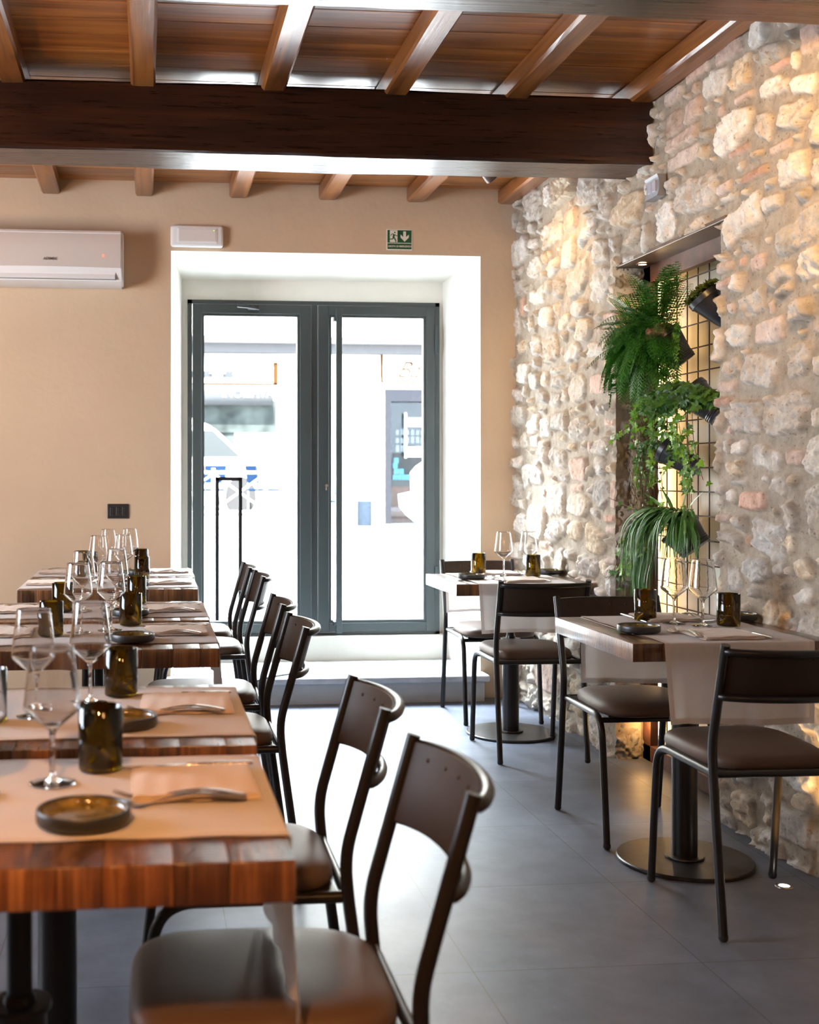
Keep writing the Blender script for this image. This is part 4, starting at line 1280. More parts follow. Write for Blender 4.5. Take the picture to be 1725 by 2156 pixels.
# settings: (edge point x, y), direction the diner looks (0=-X, 1=+X, 2=+Y, 3=-Y), table words, items
#   glass, tumbler, dish: world xy
SET = [
    ('nearest left table', 'aisle side', (0.190, 1.860), 0, dict(wine=(-0.150, 1.893), tum=(-0.077, 1.975), dish=(-0.089, 1.672)), 'nfkN'),
    ('nearest left table', 'wall side', (-0.57, 1.86), 1, dict(wine=(-0.262, 1.835)), ''),
    ('second left table', 'aisle side', (0.200, 2.515), 0, dict(wine=(-0.122, 2.560), tum=(-0.058, 2.640), dish=(-0.046, 2.318)), 'nfkN'),
    ('second left table', 'wall side', (-0.57, 2.515), 1, dict(wine=(-0.230, 2.430), tum=(-0.315, 2.385)), ''),
    ('third left table', 'aisle side', (0.207, 3.715), 0, dict(wine=(-0.114, 3.765), tum=(-0.054, 3.890), dish=(-0.044, 3.520)), 'nfkN'),
    ('third left table', 'wall side', (-0.57, 3.715), 1, dict(wine=(-0.215, 3.720), tum=(-0.293, 3.660)), 'nf'),
    ('fourth left table', 'aisle side', (0.213, 4.350), 0, dict(wine=(-0.115, 4.420), tum=(-0.040, 4.555), dish=(-0.060, 4.170)), 'nfkN'),
    ('fourth left table', 'wall side', (-0.57, 4.350), 1, dict(wine=(-0.232, 4.330), tum=(-0.305, 4.300)), 'nf'),
    ('fifth left table', 'aisle side', (0.222, 5.460), 0, dict(wine=(-0.112, 5.560), tum=(-0.025, 5.690), dish=(-0.055, 5.300)), 'nfkN'),
    ('fifth left table', 'wall side', (-0.562, 5.460), 1, dict(wine=(-0.225, 5.470), tum=(-0.290, 5.400)), 'nf'),
    ('sixth left table', 'aisle side', (0.230, 6.080), 0, dict(wine=(-0.090, 6.190), tum=(-0.030, 6.280), dish=(-0.050, 5.920)), 'nfkN'),
    ('sixth left table', 'wall side', (-0.562, 6.080), 1, dict(wine=(-0.200, 6.120), tum=(-0.290, 6.060)), 'nf'),
    ('near right table', 'side nearest us', (1.752, 3.350), 2, dict(wine=(1.806, 3.690), tum=(1.894, 3.690), dish=(1.538, 3.571)), 'nfkN'),
    ('near right table', 'far side', (1.770, 4.015), 3, dict(wine=(1.741, 3.760), tum=(1.681, 3.850), dish=(2.005, 3.850)), 'nfkN'),
    ('far right table', 'side nearest us', (1.752, 5.289), 2, dict(wine=(1.890, 5.708), tum=(1.883, 5.620), dish=(1.546, 5.525)), 'nfkN'),
    ('far right table', 'far side', (1.755, 5.885), 3, dict(wine=(1.745, 5.648), tum=(1.651, 5.765), dish=(2.015, 5.755)), 'nfkN'),
]
DIRS = {0: ((-1, 0), (0, 1), PI / 2), 1: ((1, 0), (0, -1), -PI / 2), 2: ((0, 1), (1, 0), 0.0), 3: ((0, -1), (-1, 0), PI)}
for si, (tw, side, (ex, ey), dr, it, flags) in enumerate(SET):
    fw, rt, rz = DIRS[dr]
    def L2(a, b): return ex + rt[0] * a + fw[0] * b, ey + rt[1] * a + fw[1] * b
    jr = random.Random(si * 13 + 5)
    where = f'{side} of the {tw}'
    if 'wine' in it:
        put('wine', wine_glass, it['wine'][0], it['wine'][1], ZS, 0, f'clear wine glass on the {where}', 'wine glass', 'clear wine glasses')
    if 'tum' in it:
        put('tum', tumbler, it['tum'][0], it['tum'][1], ZS, jr.uniform(0, 6), f'amber cut-bottle tumbler on the {where}', 'tumbler', 'amber bottle-glass tumblers')
    if 'dish' in it:
        d_on = ZS if dr < 2 else ZS
        put('dish', dish, it['dish'][0], it['dish'][1], ZS, 0, f'round black bread dish on the {where}', 'dish', 'black bread dishes')
    if 'n' in flags:
        x, y = L2(0.0, 0.100 if si == 15 else 0.117)
        put('nap%d' % (si % 3), lambda: napkin(si), x, y, ZS, rz + jr.uniform(-0.04, 0.04), f'folded beige napkin on the {where}', 'napkin', 'folded napkins')
    if 'f' in flags:
        for k, (a, b, dz, ang) in enumerate(((-0.108, 0.150, 0.0, 0.05), (-0.088, 0.142, 0.0035, -0.14))):
            x, y = L2(a, b)
            put('fork', fork, x, y, ZS + (0.0 if k == 0 else 0.002), rz + ang + jr.uniform(-0.03, 0.03),
                f'{"outer" if k == 0 else "inner"} steel fork by the napkin on the {where}', 'fork', 'steel forks')
    if 'k' in flags:
        x, y = L2(0.112, 0.125)
        put('knife', knife, x, y, ZS, rz + jr.uniform(-0.03, 0.03), f'steel table knife by the napkin on the {where}', 'knife', 'steel table knives')

# ------------------------------------------------------------------ the plant niche
fr = empty('steel_surround', (2.22, 4.59, 0))
bm = bmesh.new()
box(bm, 2.200, 2.237, 4.985, 5.065, 0.0, 2.18, 0.002); box(bm, 2.200, 2.237, 4.09, 4.16, 0.0, 2.18, 0.002)
box(bm, 2.200, 2.237, 4.09, 5.06, 2.105, 2.182, 0.002); box(bm, 2.200, 2.237, 4.09, 5.06, 0.0, 0.07, 0.002)
part('steel_frame', bm, M['rust'], fr)
tag(fr, 'rusty red steel frame standing inside the stone niche', 'frame')
bm = bmesh.new()
box(bm, 2.35, 2.37, 3.95, 5.30, 0.0, 2.30); box(bm, 2.24, 2.37, 5.27, 5.30, 0, 2.30); box(bm, 2.24, 2.37, 3.93, 3.96, 0, 2.30); box(bm, 2.24, 2.37, 3.93, 5.3, 2.25, 2.28)
box(bm, 2.24, 2.25, 5.05, 5.3, 0, 2.3)
tag(mesh_obj('wall_niche', bm, M['panel']), kind='structure')
gr = empty('wire_trellis', (2.285, 4.6, 0))
bm = bmesh.new()
for k in range(13):
    y = 4.02 + 0.0985 * k; sweep(bm, [(2.285, y, 0.05), (2.285, y, 2.24)], 0.0030, 6)
part('upright_wires', bm, M['grid'], gr)
bm = bmesh.new()
for k in range(22):
    z = 0.09 + 0.100 * k; sweep(bm, [(2.279, 3.97, z), (2.279, 5.26, z)], 0.0030, 6)
part('cross_wires', bm, M['grid'], gr)
tag(gr, 'black wire trellis in front of the cream niche panel', 'trellis')
bm = bmesh.new(); sweep(bm, [(2.30, 5.135, 0.02), (2.30, 5.135, 2.22)], 0.013, 12)
tag(mesh_obj('light_strip', bm, M['led'], smooth=True), 'glowing vertical light strip behind the plants at the edge of the niche', 'light strip')
ns = empty('niche_spotlight', (2.14, 4.93, 2.178))
bm = bmesh.new(); lathe(bm, [(0.018, 0.0), (0.026, -0.002), (0.026, -0.006), (0.018, -0.006)], 24, (2.14, 4.93, 2.178), close=True); part('bezel', bm, M['rust'], ns)
bm = bmesh.new(); lathe(bm, [(0.0, -0.004), (0.0175, -0.004)], 20, (2.14, 4.93, 2.178)); part('lens', bm, M['spot_face'], ns)
tag(ns, 'small lit spot in the head of the plant niche', 'spotlight')


def pot_mesh(base, top, rb, rt, ribs=True):
    """tapered pot from base point to top point"""
    bm = bmesh.new(); b0 = Vector(base); t0 = Vector(top); ax = (t0 - b0); Lh = ax.length
    prof = [(0.0, 0.0), (rb, 0.0), (rb * 1.02, 0.01)]
    if ribs:
        for k in range(3): prof += [(rb * 1.03 + 0.002, 0.012 + k * 0.008), (rb * 1.03, 0.016 + k * 0.008)]
    prof += [(rt * 0.97, Lh * 0.86), (rt, Lh * 0.86), (rt * 1.03, Lh * 0.87), (rt * 1.03, Lh), (rt * 0.97, Lh), (rt * 0.93, Lh * 0.9), (0.0, Lh * 0.88)]
    lathe(bm, prof, 32)
    q = Vector((0, 0, 1)).rotation_difference(ax.normalized()).to_matrix()
    for v in bm.verts: v.co = q @ v.co + b0
    return bm


def frond(bm, p0, d0, length, rnd, npair=24, wmax=0.05, droop=1.0):
    """a feathery fern frond: arching rachis with narrow toothed pinnae"""
    p = Vector(p0); d = Vector(d0).normalized(); step = length / npair
    pts = []
    for k in range(npair + 1):
        pts.append((p.copy(), d.copy()))
        p = p + d * step
        d = (d + Vector((0, 0, -0.055 * droop))).normalized()
    for k in range(2, npair + 1):
        p, d = pts[k]; u = k / npair
        side = d.cross(Vector((0, 0, 1)))
        side = side.normalized() if side.length > 1e-3 else Vector((1, 0, 0))
        wl = wmax * math.sin(PI * min(1, (1 - u) * 1.05 + 0.03)) ** 0.8
        if wl < 0.004: continue
        up = side.cross(d)
        for s in (-1, 1):
            dirp = (side * s + d * 0.55 - Vector((0, 0, 0.22))).normalized()
            nsub = 4
            for q in range(nsub):
                a = p + dirp * wl * q / nsub; b = p + dirp * wl * (q + 1) / nsub
                hw = 0.0046 * (1 - q / nsub * 0.6) * (wl / 0.05 + 0.5)
                tipo = d * hw * 1.2
                v1 = bm.verts.new(a); v2 = bm.verts.new((a + b) / 2 + tipo + up * 0.001); v3 = bm.verts.new(b); v4 = bm.verts.new((a + b) / 2 - tipo)
                bm.faces.new((v1, v2, v3, v4))
    for k in range(npair):
        a = pts[k][0]; b = pts[k + 1][0]; sd = Vector((0.0008, 0.0008, 0))
        bm.faces.new([bm.verts.new(c) for c in (a - sd, a + sd, b + sd, b - sd)])


LEAF = [(0, -0.05), (0.22, -0.18), (0.55, -0.12), (0.36, 0.14), (0.62, 0.42), (0.26, 0.42), (0, 1.0), (-0.26, 0.42), (-0.62, 0.42), (-0.36, 0.14), (-0.55, -0.12), (-0.22, -0.18)]


def ivy_leaf(bm, p, nrm, dirv, size, rnd):
    n = Vector(nrm).normalized(); d = Vector(dirv); d = (d - n * d.dot(n))
    d = d.normalized() if d.length > 1e-4 else n.orthogonal().normalized()
    s = n.cross(d); c = Vector(p)
    ctr = bm.verts.new(c + d * 0.25 * size - n * size * 0.06)
    vs_ = [bm.verts.new(c + (s * x + d * y) * size + n * (-0.12 * size * abs(x) * 1.5)) for x, y in LEAF]
    for k in range(len(vs_)):
        bm.faces.new((ctr, vs_[k], vs_[(k + 1) % len(vs_)]))


def vine(bml, bms, pts, nleaf, size, rnd, spread=0.02, face=(-1, -0.6, 0.25)):
    pts = fillet(pts, 0.05, 4)
    sweep(bms, pts, 0.0013, 5)
    tot = len(pts) - 1
    for k in range(nleaf):
        u = (k + rnd.random()) / nleaf * tot; i = min(int(u), tot - 1); f = u - i
        p = pts[i].lerp(pts[i + 1], f)
        off = Vector((rnd.uniform(-1, 0.3), rnd.uniform(-1, 1), rnd.uniform(-1, 1))) * spread
        n = Vector(face) + Vector((rnd.uniform(-.7, .7), rnd.uniform(-.7, .7), rnd.uniform(-.5, .8)))
        ivy_leaf(bml, p + off, n, (rnd.uniform(-.6, .6), rnd.uniform(-.6, .6), rnd.uniform(-1, -0.1)), size * rnd.uniform(0.6, 1.15), rnd)


# fern
t = empty('potted_fern', (2.22, 4.66, 1.70)); rnd = random.Random(5)
bm = pot_mesh((2.205, 4.660, 1.725), (2.120, 4.695, 1.840), 0.050, 0.076); part('pot', bm, M['pot'], t, smooth=True, auto=0.6)
bm = bmesh.new(); bmesh.ops.create_icosphere(bm, subdivisions=3, radius=0.068, matrix=Matrix.Translation((2.120, 4.685, 1.845)) @ Matrix.Diagonal((1, 1, 0.55, 1)))
for v in bm.verts: v.co += Vector((rnd.uniform(-1, 1), rnd.uniform(-1, 1), rnd.uniform(-1, 1))) * 0.008
part('bark', bm, M['soil'], t)
bm = bmesh.new()
for k in range(230):
    a = rnd.uniform(0, 2 * PI); up = rnd.uniform(-0.35, 0.95)
    dx = -abs(math.cos(a)) * 0.55 + 0.12; dy = math.sin(a) * 1.0 + 0.55
    L_ = rnd.uniform(0.16, 0.36)
    o = Vector((2.11 + rnd.uniform(-.04, .04), 4.76 + rnd.uniform(-.07, .10), 1.83 + rnd.uniform(-.04, .04)))
    frond(bm, o, (dx * (0.5 if L_ > .25 else 0.9), dy, up), L_, rnd, 22, rnd.uniform(0.032, 0.050), rnd.uniform(1.0, 2.6))
for k in range(10):
    frond(bm, (2.14, 4.74, 1.90), (-0.05, rnd.uniform(-1.0, -0.2), rnd.uniform(0.7, 1.4)), rnd.uniform(0.24, 0.34), rnd, 22, 0.030, 0.5)
for v in bm.verts:
    if v.co.x > 2.275: v.co.x = 2.275 - rnd.uniform(0, 0.004)
for v in bm.verts:
    if v.co.y > 5.0 and v.co.x > 2.035: v.co.x = 2.035 - rnd.uniform(0, 0.01)
    v.co.z = min(v.co.z, 2.12)
part('fronds', bm, M['fern'], t)
bm = bmesh.new(); bms = bmesh.new()
for k in range(7):
    y = 4.60 + rnd.uniform(-.025, .025); vine(bm, bms, [(2.15, y, 1.87), (2.13, y - .01, 1.80), (2.135 + rnd.uniform(-.01, .01), y - .01 + rnd.uniform(-.01, .01), 1.70)], 34, 0.012, rnd, 0.010)
vine(bm, bms, [(2.12, 4.80, 1.95), (2.07, 4.92, 2.02), (2.06, 5.02, 2.03)], 8, 0.02, rnd, 0.015)
bms.free(); part('creeper', bm, M['ivy'], t)
tag(t, 'large feathery fern spilling from a tilted black pot, topmost on the trellis', 'plant')

# top right pot with moss
t = empty('moss_pot', (2.24, 4.40, 1.82))
bm = pot_mesh((2.235, 4.325, 1.825), (2.145, 4.375, 1.955), 0.028, 0.068, False); part('pot', bm, M['pot'], t, smooth=True, auto=0.6)
bm = bmesh.new()
for k in range(260):
    a = rnd.uniform(0, 2 * PI); r = 0.068 * math.sqrt(rnd.random())
    q = Vector((0, 0, 1)).rotation_difference(Vector((-0.105, 0.065, 0.15)).normalized()).to_matrix()
    p = q @ Vector((r * math.cos(a), r * math.sin(a), 0.012 + 0.022 * (1 - r / 0.078))) + Vector((2.145, 4.375, 1.955))
    ivy_leaf(bm, p, (rnd.uniform(-1, .3), rnd.uniform(-1, .5), rnd.uniform(0, 1)), (rnd.uniform(-1, 1), rnd.uniform(-1, 1), 0.4), rnd.uniform(0.012, 0.022), rnd)
part('foliage', bm, M['moss_green'], t)
tag(t, 'black cone pot with mossy growth, half hidden by the niche edge', 'plant')

# ivy pot
t = empty('potted_ivy', (2.24, 4.48, 1.50))
bm = pot_mesh((2.225, 4.400, 1.490), (2.140, 4.48, 1.590), 0.048, 0.070); part('pot', bm, M['pot'], t, smooth=True, auto=0.6)
bm = bmesh.new(); bms = bmesh.new()
for k in range(420):
    a = rnd.uniform(0, 2 * PI); b_ = rnd.uniform(-0.3, 1.2)
    p = Vector((2.09 - 0.045 * abs(math.cos(a)) + rnd.uniform(-.02, .05), 4.475 + 0.30 * math.sin(a) * math.cos(b_ * 0.8) * rnd.uniform(.4, 1), 1.565 + 0.065 * math.sin(b_) - 0.03 * abs(math.sin(a))))
    ivy_leaf(bm, p, (-0.8 + rnd.uniform(-.5, .5), -0.6 + rnd.uniform(-.5, .5), 0.5 + rnd.uniform(-.5, .5)), (rnd.uniform(-.6, .6), rnd.uniform(-.8, .8), rnd.uniform(-1, 0)), rnd.uniform(0.022, 0.042), rnd)
part('leaf_mound', bm, M['ivy_dark'], t)
bm = bmesh.new()
for k, (y, zb, n) in enumerate(((4.42, 1.24, 24), (4.45, 1.12, 40), (4.47, 1.02, 46), (4.50, 1.30, 26), (4.55, 1.22, 28), (4.60, 1.34, 24), (4.66, 1.28, 26), (4.72, 1.16, 30), (4.80, 1.02, 34), (4.86, 1.20, 28), (4.90, 1.40, 26), (4.78, 1.40, 22), (4.68, 1.42, 22), (4.88, 1.05, 26))):
    x = 2.13 + rnd.uniform(-.03, .02); yy0 = 4.52 + (y - 4.6) * 0.6
    vine(bm, bms, [(x, yy0, 1.60), (x - .03, y, 1.56), (x - 0.01, y + rnd.uniform(-.02, .02), (1.5 + zb) / 2), (x + rnd.uniform(-.02, .02), y + rnd.uniform(-.03, .03), zb)], n, 0.030, rnd, 0.026)
vine(bm, bms, [(2.12, 4.9, 1.5), (2.07, 5.0, 1.45), (2.03, 5.06, 1.38)], 10, 0.03, rnd, 0.02)
vine(bm, bms, [(2.12, 4.84, 1.10), (2.09, 4.95, 1.12), (2.055, 5.10, 1.16)], 4, 0.028, rnd, 0.01)
vine(bm, bms, [(2.14, 4.55, 1.62), (2.13, 4.66, 1.68), (2.11, 4.70, 1.66)], 9, 0.034, rnd, 0.02)
part('trailing_leaves', bm, M['ivy'], t); part('stems', bms, M['stem'], t)
tag(t, 'ivy in a black pot with long trailing shoots, below the fern', 'plant')

# small pot with tiny leaves
t = empty('small_leafed_plant', (2.24, 4.66, 1.33))
bm = pot_mesh((2.225, 4.605, 1.285), (2.140, 4.705, 1.370), 0.042, 0.062); part('pot', bm, M['pot'], t, smooth=True, auto=0.6)
bm = bmesh.new(); bms = bmesh.new()
for k in range(22):
    y = 4.72 + rnd.uniform(-.04, .13); zb = rnd.uniform(1.10, 1.30)
    vine(bm, bms, [(2.14, 4.70, 1.38), (2.10 + rnd.uniform(-.03, .03), y, 1.40), (2.10 + rnd.uniform(-.03, .03), y + rnd.uniform(-.02, .03), zb)], 26, 0.013, rnd, 0.014)
part('foliage', bm, M['ivy_dark'], t); part('stems', bms, M['stem'], t)
tag(t, 'small-leaved creeper in a little black pot in the middle of the trellis', 'plant')


def strap(bm, pts, wd, rnd, th=0.25):
    pts = fillet(pts, 0.08, 5); n = len(pts); prev = None
    sd0 = Vector((rnd.uniform(-.5, .5), rnd.uniform(-1, 1), 0)).normalized()
    for k in range(n):
        u = k / (n - 1); w_ = wd * (0.5 + 0.8 * math.sin(PI * min(1, u + .15))) * (1 if u < .9 else (1 - u) * 9 + .05)
        tg = (pts[min(k + 1, n - 1)] - pts[max(k - 1, 0)]).normalized()
        s = sd0 - tg * sd0.dot(tg); s = s.normalized() if s.length > 1e-3 else tg.orthogonal().normalized()
        nn = s.cross(tg)
        row = [bm.verts.new(pts[k] + s * w_), bm.verts.new(pts[k] + nn * w_ * th), bm.verts.new(pts[k] - s * w_)]
        if prev:
            for j in range(2): bm.faces.new((prev[j], prev[j + 1], row[j + 1], row[j]))
        prev = row


t = empty('strap_leaf_plant', (2.23, 4.60, 1.0))
bm = pot_mesh((2.205, 4.560, 0.962), (2.150, 4.60, 1.045), 0.066, 0.084); part('pot', bm, M['pot'], t, smooth=True, auto=0.6)
bm = bmesh.new()
for k in range(165):
    y0 = 4.58 + rnd.uniform(-.07, .07); ye = 4.60 + rnd.uniform(-.33, .25); xx = rnd.uniform(-0.13, -0.01)
    if rnd.random() < 0.55: ye = rnd.uniform(4.68, 4.90)
    top = 1.09 + rnd.uniform(0, 0.06)
    zb = rnd.uniform(0.66, 0.95) if ye > 4.66 else rnd.uniform(0.83, 0.98)
    strap(bm, [(2.15, y0, 1.05), (2.14 + xx * .4, (y0 + ye) / 2, top), (2.13 + xx, ye, top - 0.08), (2.13 + xx * 1.1, ye + rnd.uniform(-.02, .03), zb)], rnd.uniform(0.0035, 0.0065), rnd)
for k in range(26):
    y0 = 4.50 + rnd.uniform(-.06, .06); ye = rnd.uniform(4.30, 4.52)
    strap(bm, [(2.13, y0, 1.07), (2.09, (y0 + ye) / 2, 1.10), (2.08, ye, 1.03), (2.09, ye - .02, rnd.uniform(0.84, 0.95))], 0.0055, rnd)
for (ye, ze) in ((4.92, 1.20), (4.70, 1.22), (4.42, 1.22), (4.30, 1.20), (4.80, 1.02), (4.36, 1.08)):
    strap(bm, [(2.15, 4.60, 1.05), (2.13, (4.6 + ye) / 2, (1.07 + ze) / 2 + .015), (2.11, ye, ze)], 0.006, rnd)
for k in range(16):
    y0 = rnd.uniform(4.66, 4.86); strap(bm, [(2.08, y0, 0.95), (2.05, y0 + .01, 0.80), (2.07 + rnd.uniform(-.02, .02), y0 + rnd.uniform(-.1, .03), rnd.uniform(0.60, 0.72))], 0.006, rnd)
for v in bm.verts:
    if v.co.x > 2.27: v.co.x = 2.27
part('strap_leaves', bm, M['strap'], t)
bm = bmesh.new(); bms = bmesh.new()
for (ya, yb, za, zb) in ((4.90, 5.00, 0.98, 0.84), (4.88, 5.06, 0.92, 0.80), (4.86, 4.95, 0.92, 0.72), (4.90, 4.97, 0.86, 0.76), (4.86, 5.10, 0.86, 0.80)):
    vine(bm, bms, [(2.14, 4.66, 1.04), (2.07, (4.66 + ya) / 2, 1.0), (2.05, ya, za), (2.04, yb, zb)], 26, 0.024, rnd, 0.022)
vine(bm, bms, [(2.13, 4.75, 1.0), (2.04, 4.70, 0.93), (2.04, 4.86, 0.95)], 7, 0.026, rnd, 0.01)
part('trailing_leaves', bm, M['ivy'], t); part('stems', bms, M['stem'], t)
tag(t, 'plant with many long drooping strap leaves, lowest on the trellis', 'plant')


def curly(bm, x, y, ztop, zbot, n, wy, rnd):
    for k in range(n):
        y0 = y + rnd.uniform(-wy, wy); x0 = x + rnd.uniform(-.025, .025); z0 = ztop - rnd.uniform(0, (ztop - zbot) * 0.75)
        pts = []; a = rnd.uniform(0, 6); L_ = rnd.uniform(0.05, 0.14); m_ = 12
        r = rnd.uniform(0.004, 0.013); fr_ = rnd.uniform(5, 11)
        for j in range(m_):
            u = j / (m_ - 1)
            pts.append((x0 + r * math.cos(a + u * fr_), y0 + r * math.sin(a + u * fr_) * 1.3, z0 - L_ * u))
        sweep(bm, pts, 0.0010, 3, caps=False)


bm = bmesh.new(); curly(bm, 2.13, 4.925, 1.56, 1.02, 760, 0.05, rnd)
tag(mesh_obj('hanging_moss', bm, M['moss']), 'tangle of dry pale hanging moss at the left of the trellis', 'hanging moss', kind='stuff')
bm = bmesh.new(); curly(bm, 2.20, 4.26, 1.42, 1.02, 300, 0.035, rnd)
tag(mesh_obj('hanging_moss', bm, M['moss']), 'straw-coloured hanging moss beside the right edge of the niche', 'hanging moss', kind='stuff')

# ------------------------------------------------------------------ outside: the street
ZG = 0.40
bm = bmesh.new(); plane_quad(bm, [(-25, 7.25, 0.24), (30, 7.25, 0.24), (30, 20.0, ZG), (-25, 20.0, ZG)]); plane_quad(bm, [(-25, 20.0, ZG), (30, 20.0, ZG), (30, 32, ZG), (-25, 32, ZG)])
tag(mesh_obj('ground', bm, M['asphalt']), kind='structure')
bm = bmesh.new(); box(bm, 1.0 - 12, 2.85, 19.2, 21.6, ZG - 0.1, 0.60)
tag(mesh_obj('raised_pavement', bm, M['paving']), kind='structure')

bl = empty('opposite_building', (3, 21, ZG))
YO = 21.0
bm = bmesh.new()
dx0, dx1, dzt = 4.28, 6.2, 2.84
for x0, x1, z0, z1 in ((-14, dx0, ZG, 9), (dx1, 18, ZG, 9), (dx0, dx1, dzt, 9)):
    box(bm, x0, x1, YO, YO + 0.3, z0, z1)
part('facade', bm, M['facade'], bl)
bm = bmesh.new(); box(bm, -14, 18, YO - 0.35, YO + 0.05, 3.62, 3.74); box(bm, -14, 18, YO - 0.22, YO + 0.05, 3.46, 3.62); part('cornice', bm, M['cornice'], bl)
bm = bmesh.new(); box(bm, dx0, dx0 + 0.11, YO - 0.05, YO + 0.25, ZG, dzt); box(bm, dx0 + 0.11, dx1 - 0.12, YO - 0.05, YO + 0.25, 2.62, dzt); box(bm, dx1 - 0.12, dx1, YO - 0.05, YO + 0.25, ZG, dzt)
part('shop_door_frame', bm, M['shop_frame'], bl)
bm = bmesh.new(); plane_quad(bm, [(dx0 + 0.11, YO + 0.1, ZG), (dx1 - .12, YO + 0.1, ZG), (dx1 - .12, YO + 0.1, 2.62), (dx0 + 0.11, YO + 0.1, 2.62)]); part('shop_pane', bm, M['pane2'], bl)
bm = bmesh.new(); box(bm, dx0 - 0.1, dx1 + .1, YO + 1.9, YO + 2.0, ZG, 3.0); box(bm, dx0 - 0.1, dx0, YO + .3, YO + 2, ZG, 3.0); box(bm, dx1, dx1 + .1, YO + .3, YO + 2, ZG, 3.0)
box(bm, dx0, dx1, YO + .3, YO + 2, 2.9, 3.0); part('shop_interior', bm, M['shop_dark'], bl)
bm = bmesh.new(); box(bm, dx0 + 0.11, dx1, YO + 0.9, YO + 1.2, ZG, 1.20); part('shop_counter', bm, M['shop_red'], bl)
bm = bmesh.new(); box(bm, dx0 + 0.11, dx1, YO + 0.85, YO + 1.2, 1.08, 1.20); part('counter_top', bm, M['shop_dark'], bl)
bm = bmesh.new(); rn = random.Random(2)
for z in (1.75, 1.92, 2.08):
    for k in range(12):
        x = 4.85 + k * 0.10; box(bm, x, x + 0.06, YO + 1.7, YO + 1.8, z, z + rn.uniform(0.08, 0.13))
part('shelf_goods', bm, M['paper'], bl)
bm = bmesh.new()
for x, z in ((4.62, 1.2), (4.70, 1.2), (4.78, 1.2), (4.64, 1.31), (4.74, 1.31), (4.62, 1.42), (4.86, 1.2), (4.64, 1.52)):
    box(bm, x, x + 0.09, YO + 0.9, YO + 1.0, z, z + 0.10)
part('counter_packets', bm, M['light_blue'], bl)
bm = bmesh.new(); box(bm, 4.72, 4.98, YO + 0.03, YO + 0.04, 2.17, 2.33); box(bm, 4.70, 4.96, YO + 0.03, YO + 0.04, 1.62, 1.80); box(bm, 5.0, 5.5, YO + 0.03, YO + 0.04, 2.16, 2.33); part('notices', bm, M['paper'], bl)
text_obj('window_lettering', 'Tabacchi', 0.17, (5.02 - 3, 0.02, 2.19 - ZG), (PI / 2, 0, 0), M['black_plastic'], bl)
bm = bmesh.new(); sweep(bm, [(4.66, YO - 0.02, 1.60), (4.66, YO - 0.02, 2.42)], 0.018, 10); part('shop_door_handle', bm, M['sign_board'], bl)
sgn = None
bm = bmesh.new(); box(bm, 4.22, 6.4, YO - 0.12, YO - 0.02, 2.98, 3.45); sgn = part('shop_sign', bm, M['sign_board'], bl)
bm = bmesh.new()
for a in ((4.20, 6.42, 2.965, 2.985), (4.20, 4.225, 2.965, 3.47)):
    box(bm, a[0], a[1], YO - 0.13, YO - 0.01, a[2], a[3])
rel(bm, bl); mesh_obj('sign_border', bm, M['orange_paint'], sgn)
text_obj('sign_lettering', 'Bar', 0.42, (4.46 - 3, -0.125, 3.05 - ZG), (PI / 2, 0, 0), M['orange_paint'], sgn, shear=0.5)
# left shop front with sign, awning box and window
bm = bmesh.new(); box(bm, -2.5, 2.30, YO - 0.06, YO, 2.05, 2.62); box(bm, -2.5, 1.55, YO - 0.02, YO + 0.0, 1.0, 2.1); part('shop_window', bm, M['shop_glass'], bl)
bm = bmesh.new(); sweep(bm, [(-2.5, YO - 0.20, 2.66), (2.22, YO - 0.20, 2.66)], 0.135, 20); aw = part('awning_roll', bm, M['awning'], bl, smooth=True, auto=0.6)
text_obj('awning_lettering', 'INOIEHVA', 0.20, (1.30 - 3, -0.345, 2.66 - ZG), (PI / 2, 0, 0), M['rail_white'], aw)
bm = bmesh.new(); box(bm, -2.5, 2.32, YO - 0.10, YO - 0.02, 2.93, 3.40); sg2 = part('fascia_sign', bm, M['sign_board'], bl)
bm = bmesh.new(); box(bm, 2.24, 2.32, YO - 0.12, YO - 0.05, 2.90, 3.30); box(bm, -2.5, 2.32, YO - 0.12, YO - 0.05, 2.90, 2.925); rel(bm, bl); mesh_obj('sign_border', bm, M['orange_paint'], sg2)
bm = bmesh.new(); box(bm, 0.3, 1.52, YO - 0.125, YO - 0.105, 3.02, 3.14)
rel(bm, bl); mesh_obj('dark_panel', bm, M['awning'], sg2)
bm = bmesh.new(); box(bm, 1.10, 1.38, YO - 0.15, YO - 0.126, 3.09, 3.145); box(bm, 1.16, 1.33, YO - 0.15, YO - 0.126, 3.01, 3.09); rel(bm, bl); mesh_obj('white_device', bm, M['rail_white'], sg2)
bm = bmesh.new(); box(bm, 3.55, 3.72, YO - 0.02, YO, 2.1, 2.45); box(bm, 3.9, 3.97, YO - 0.02, YO, 2.35, 2.45); part('wall_notice', bm, simple('faded notice', (0.55, 0.53, 0.52), 0.8), bl)
tag(bl, 'sunlit cream building across the street with bar door and awning', 'building')


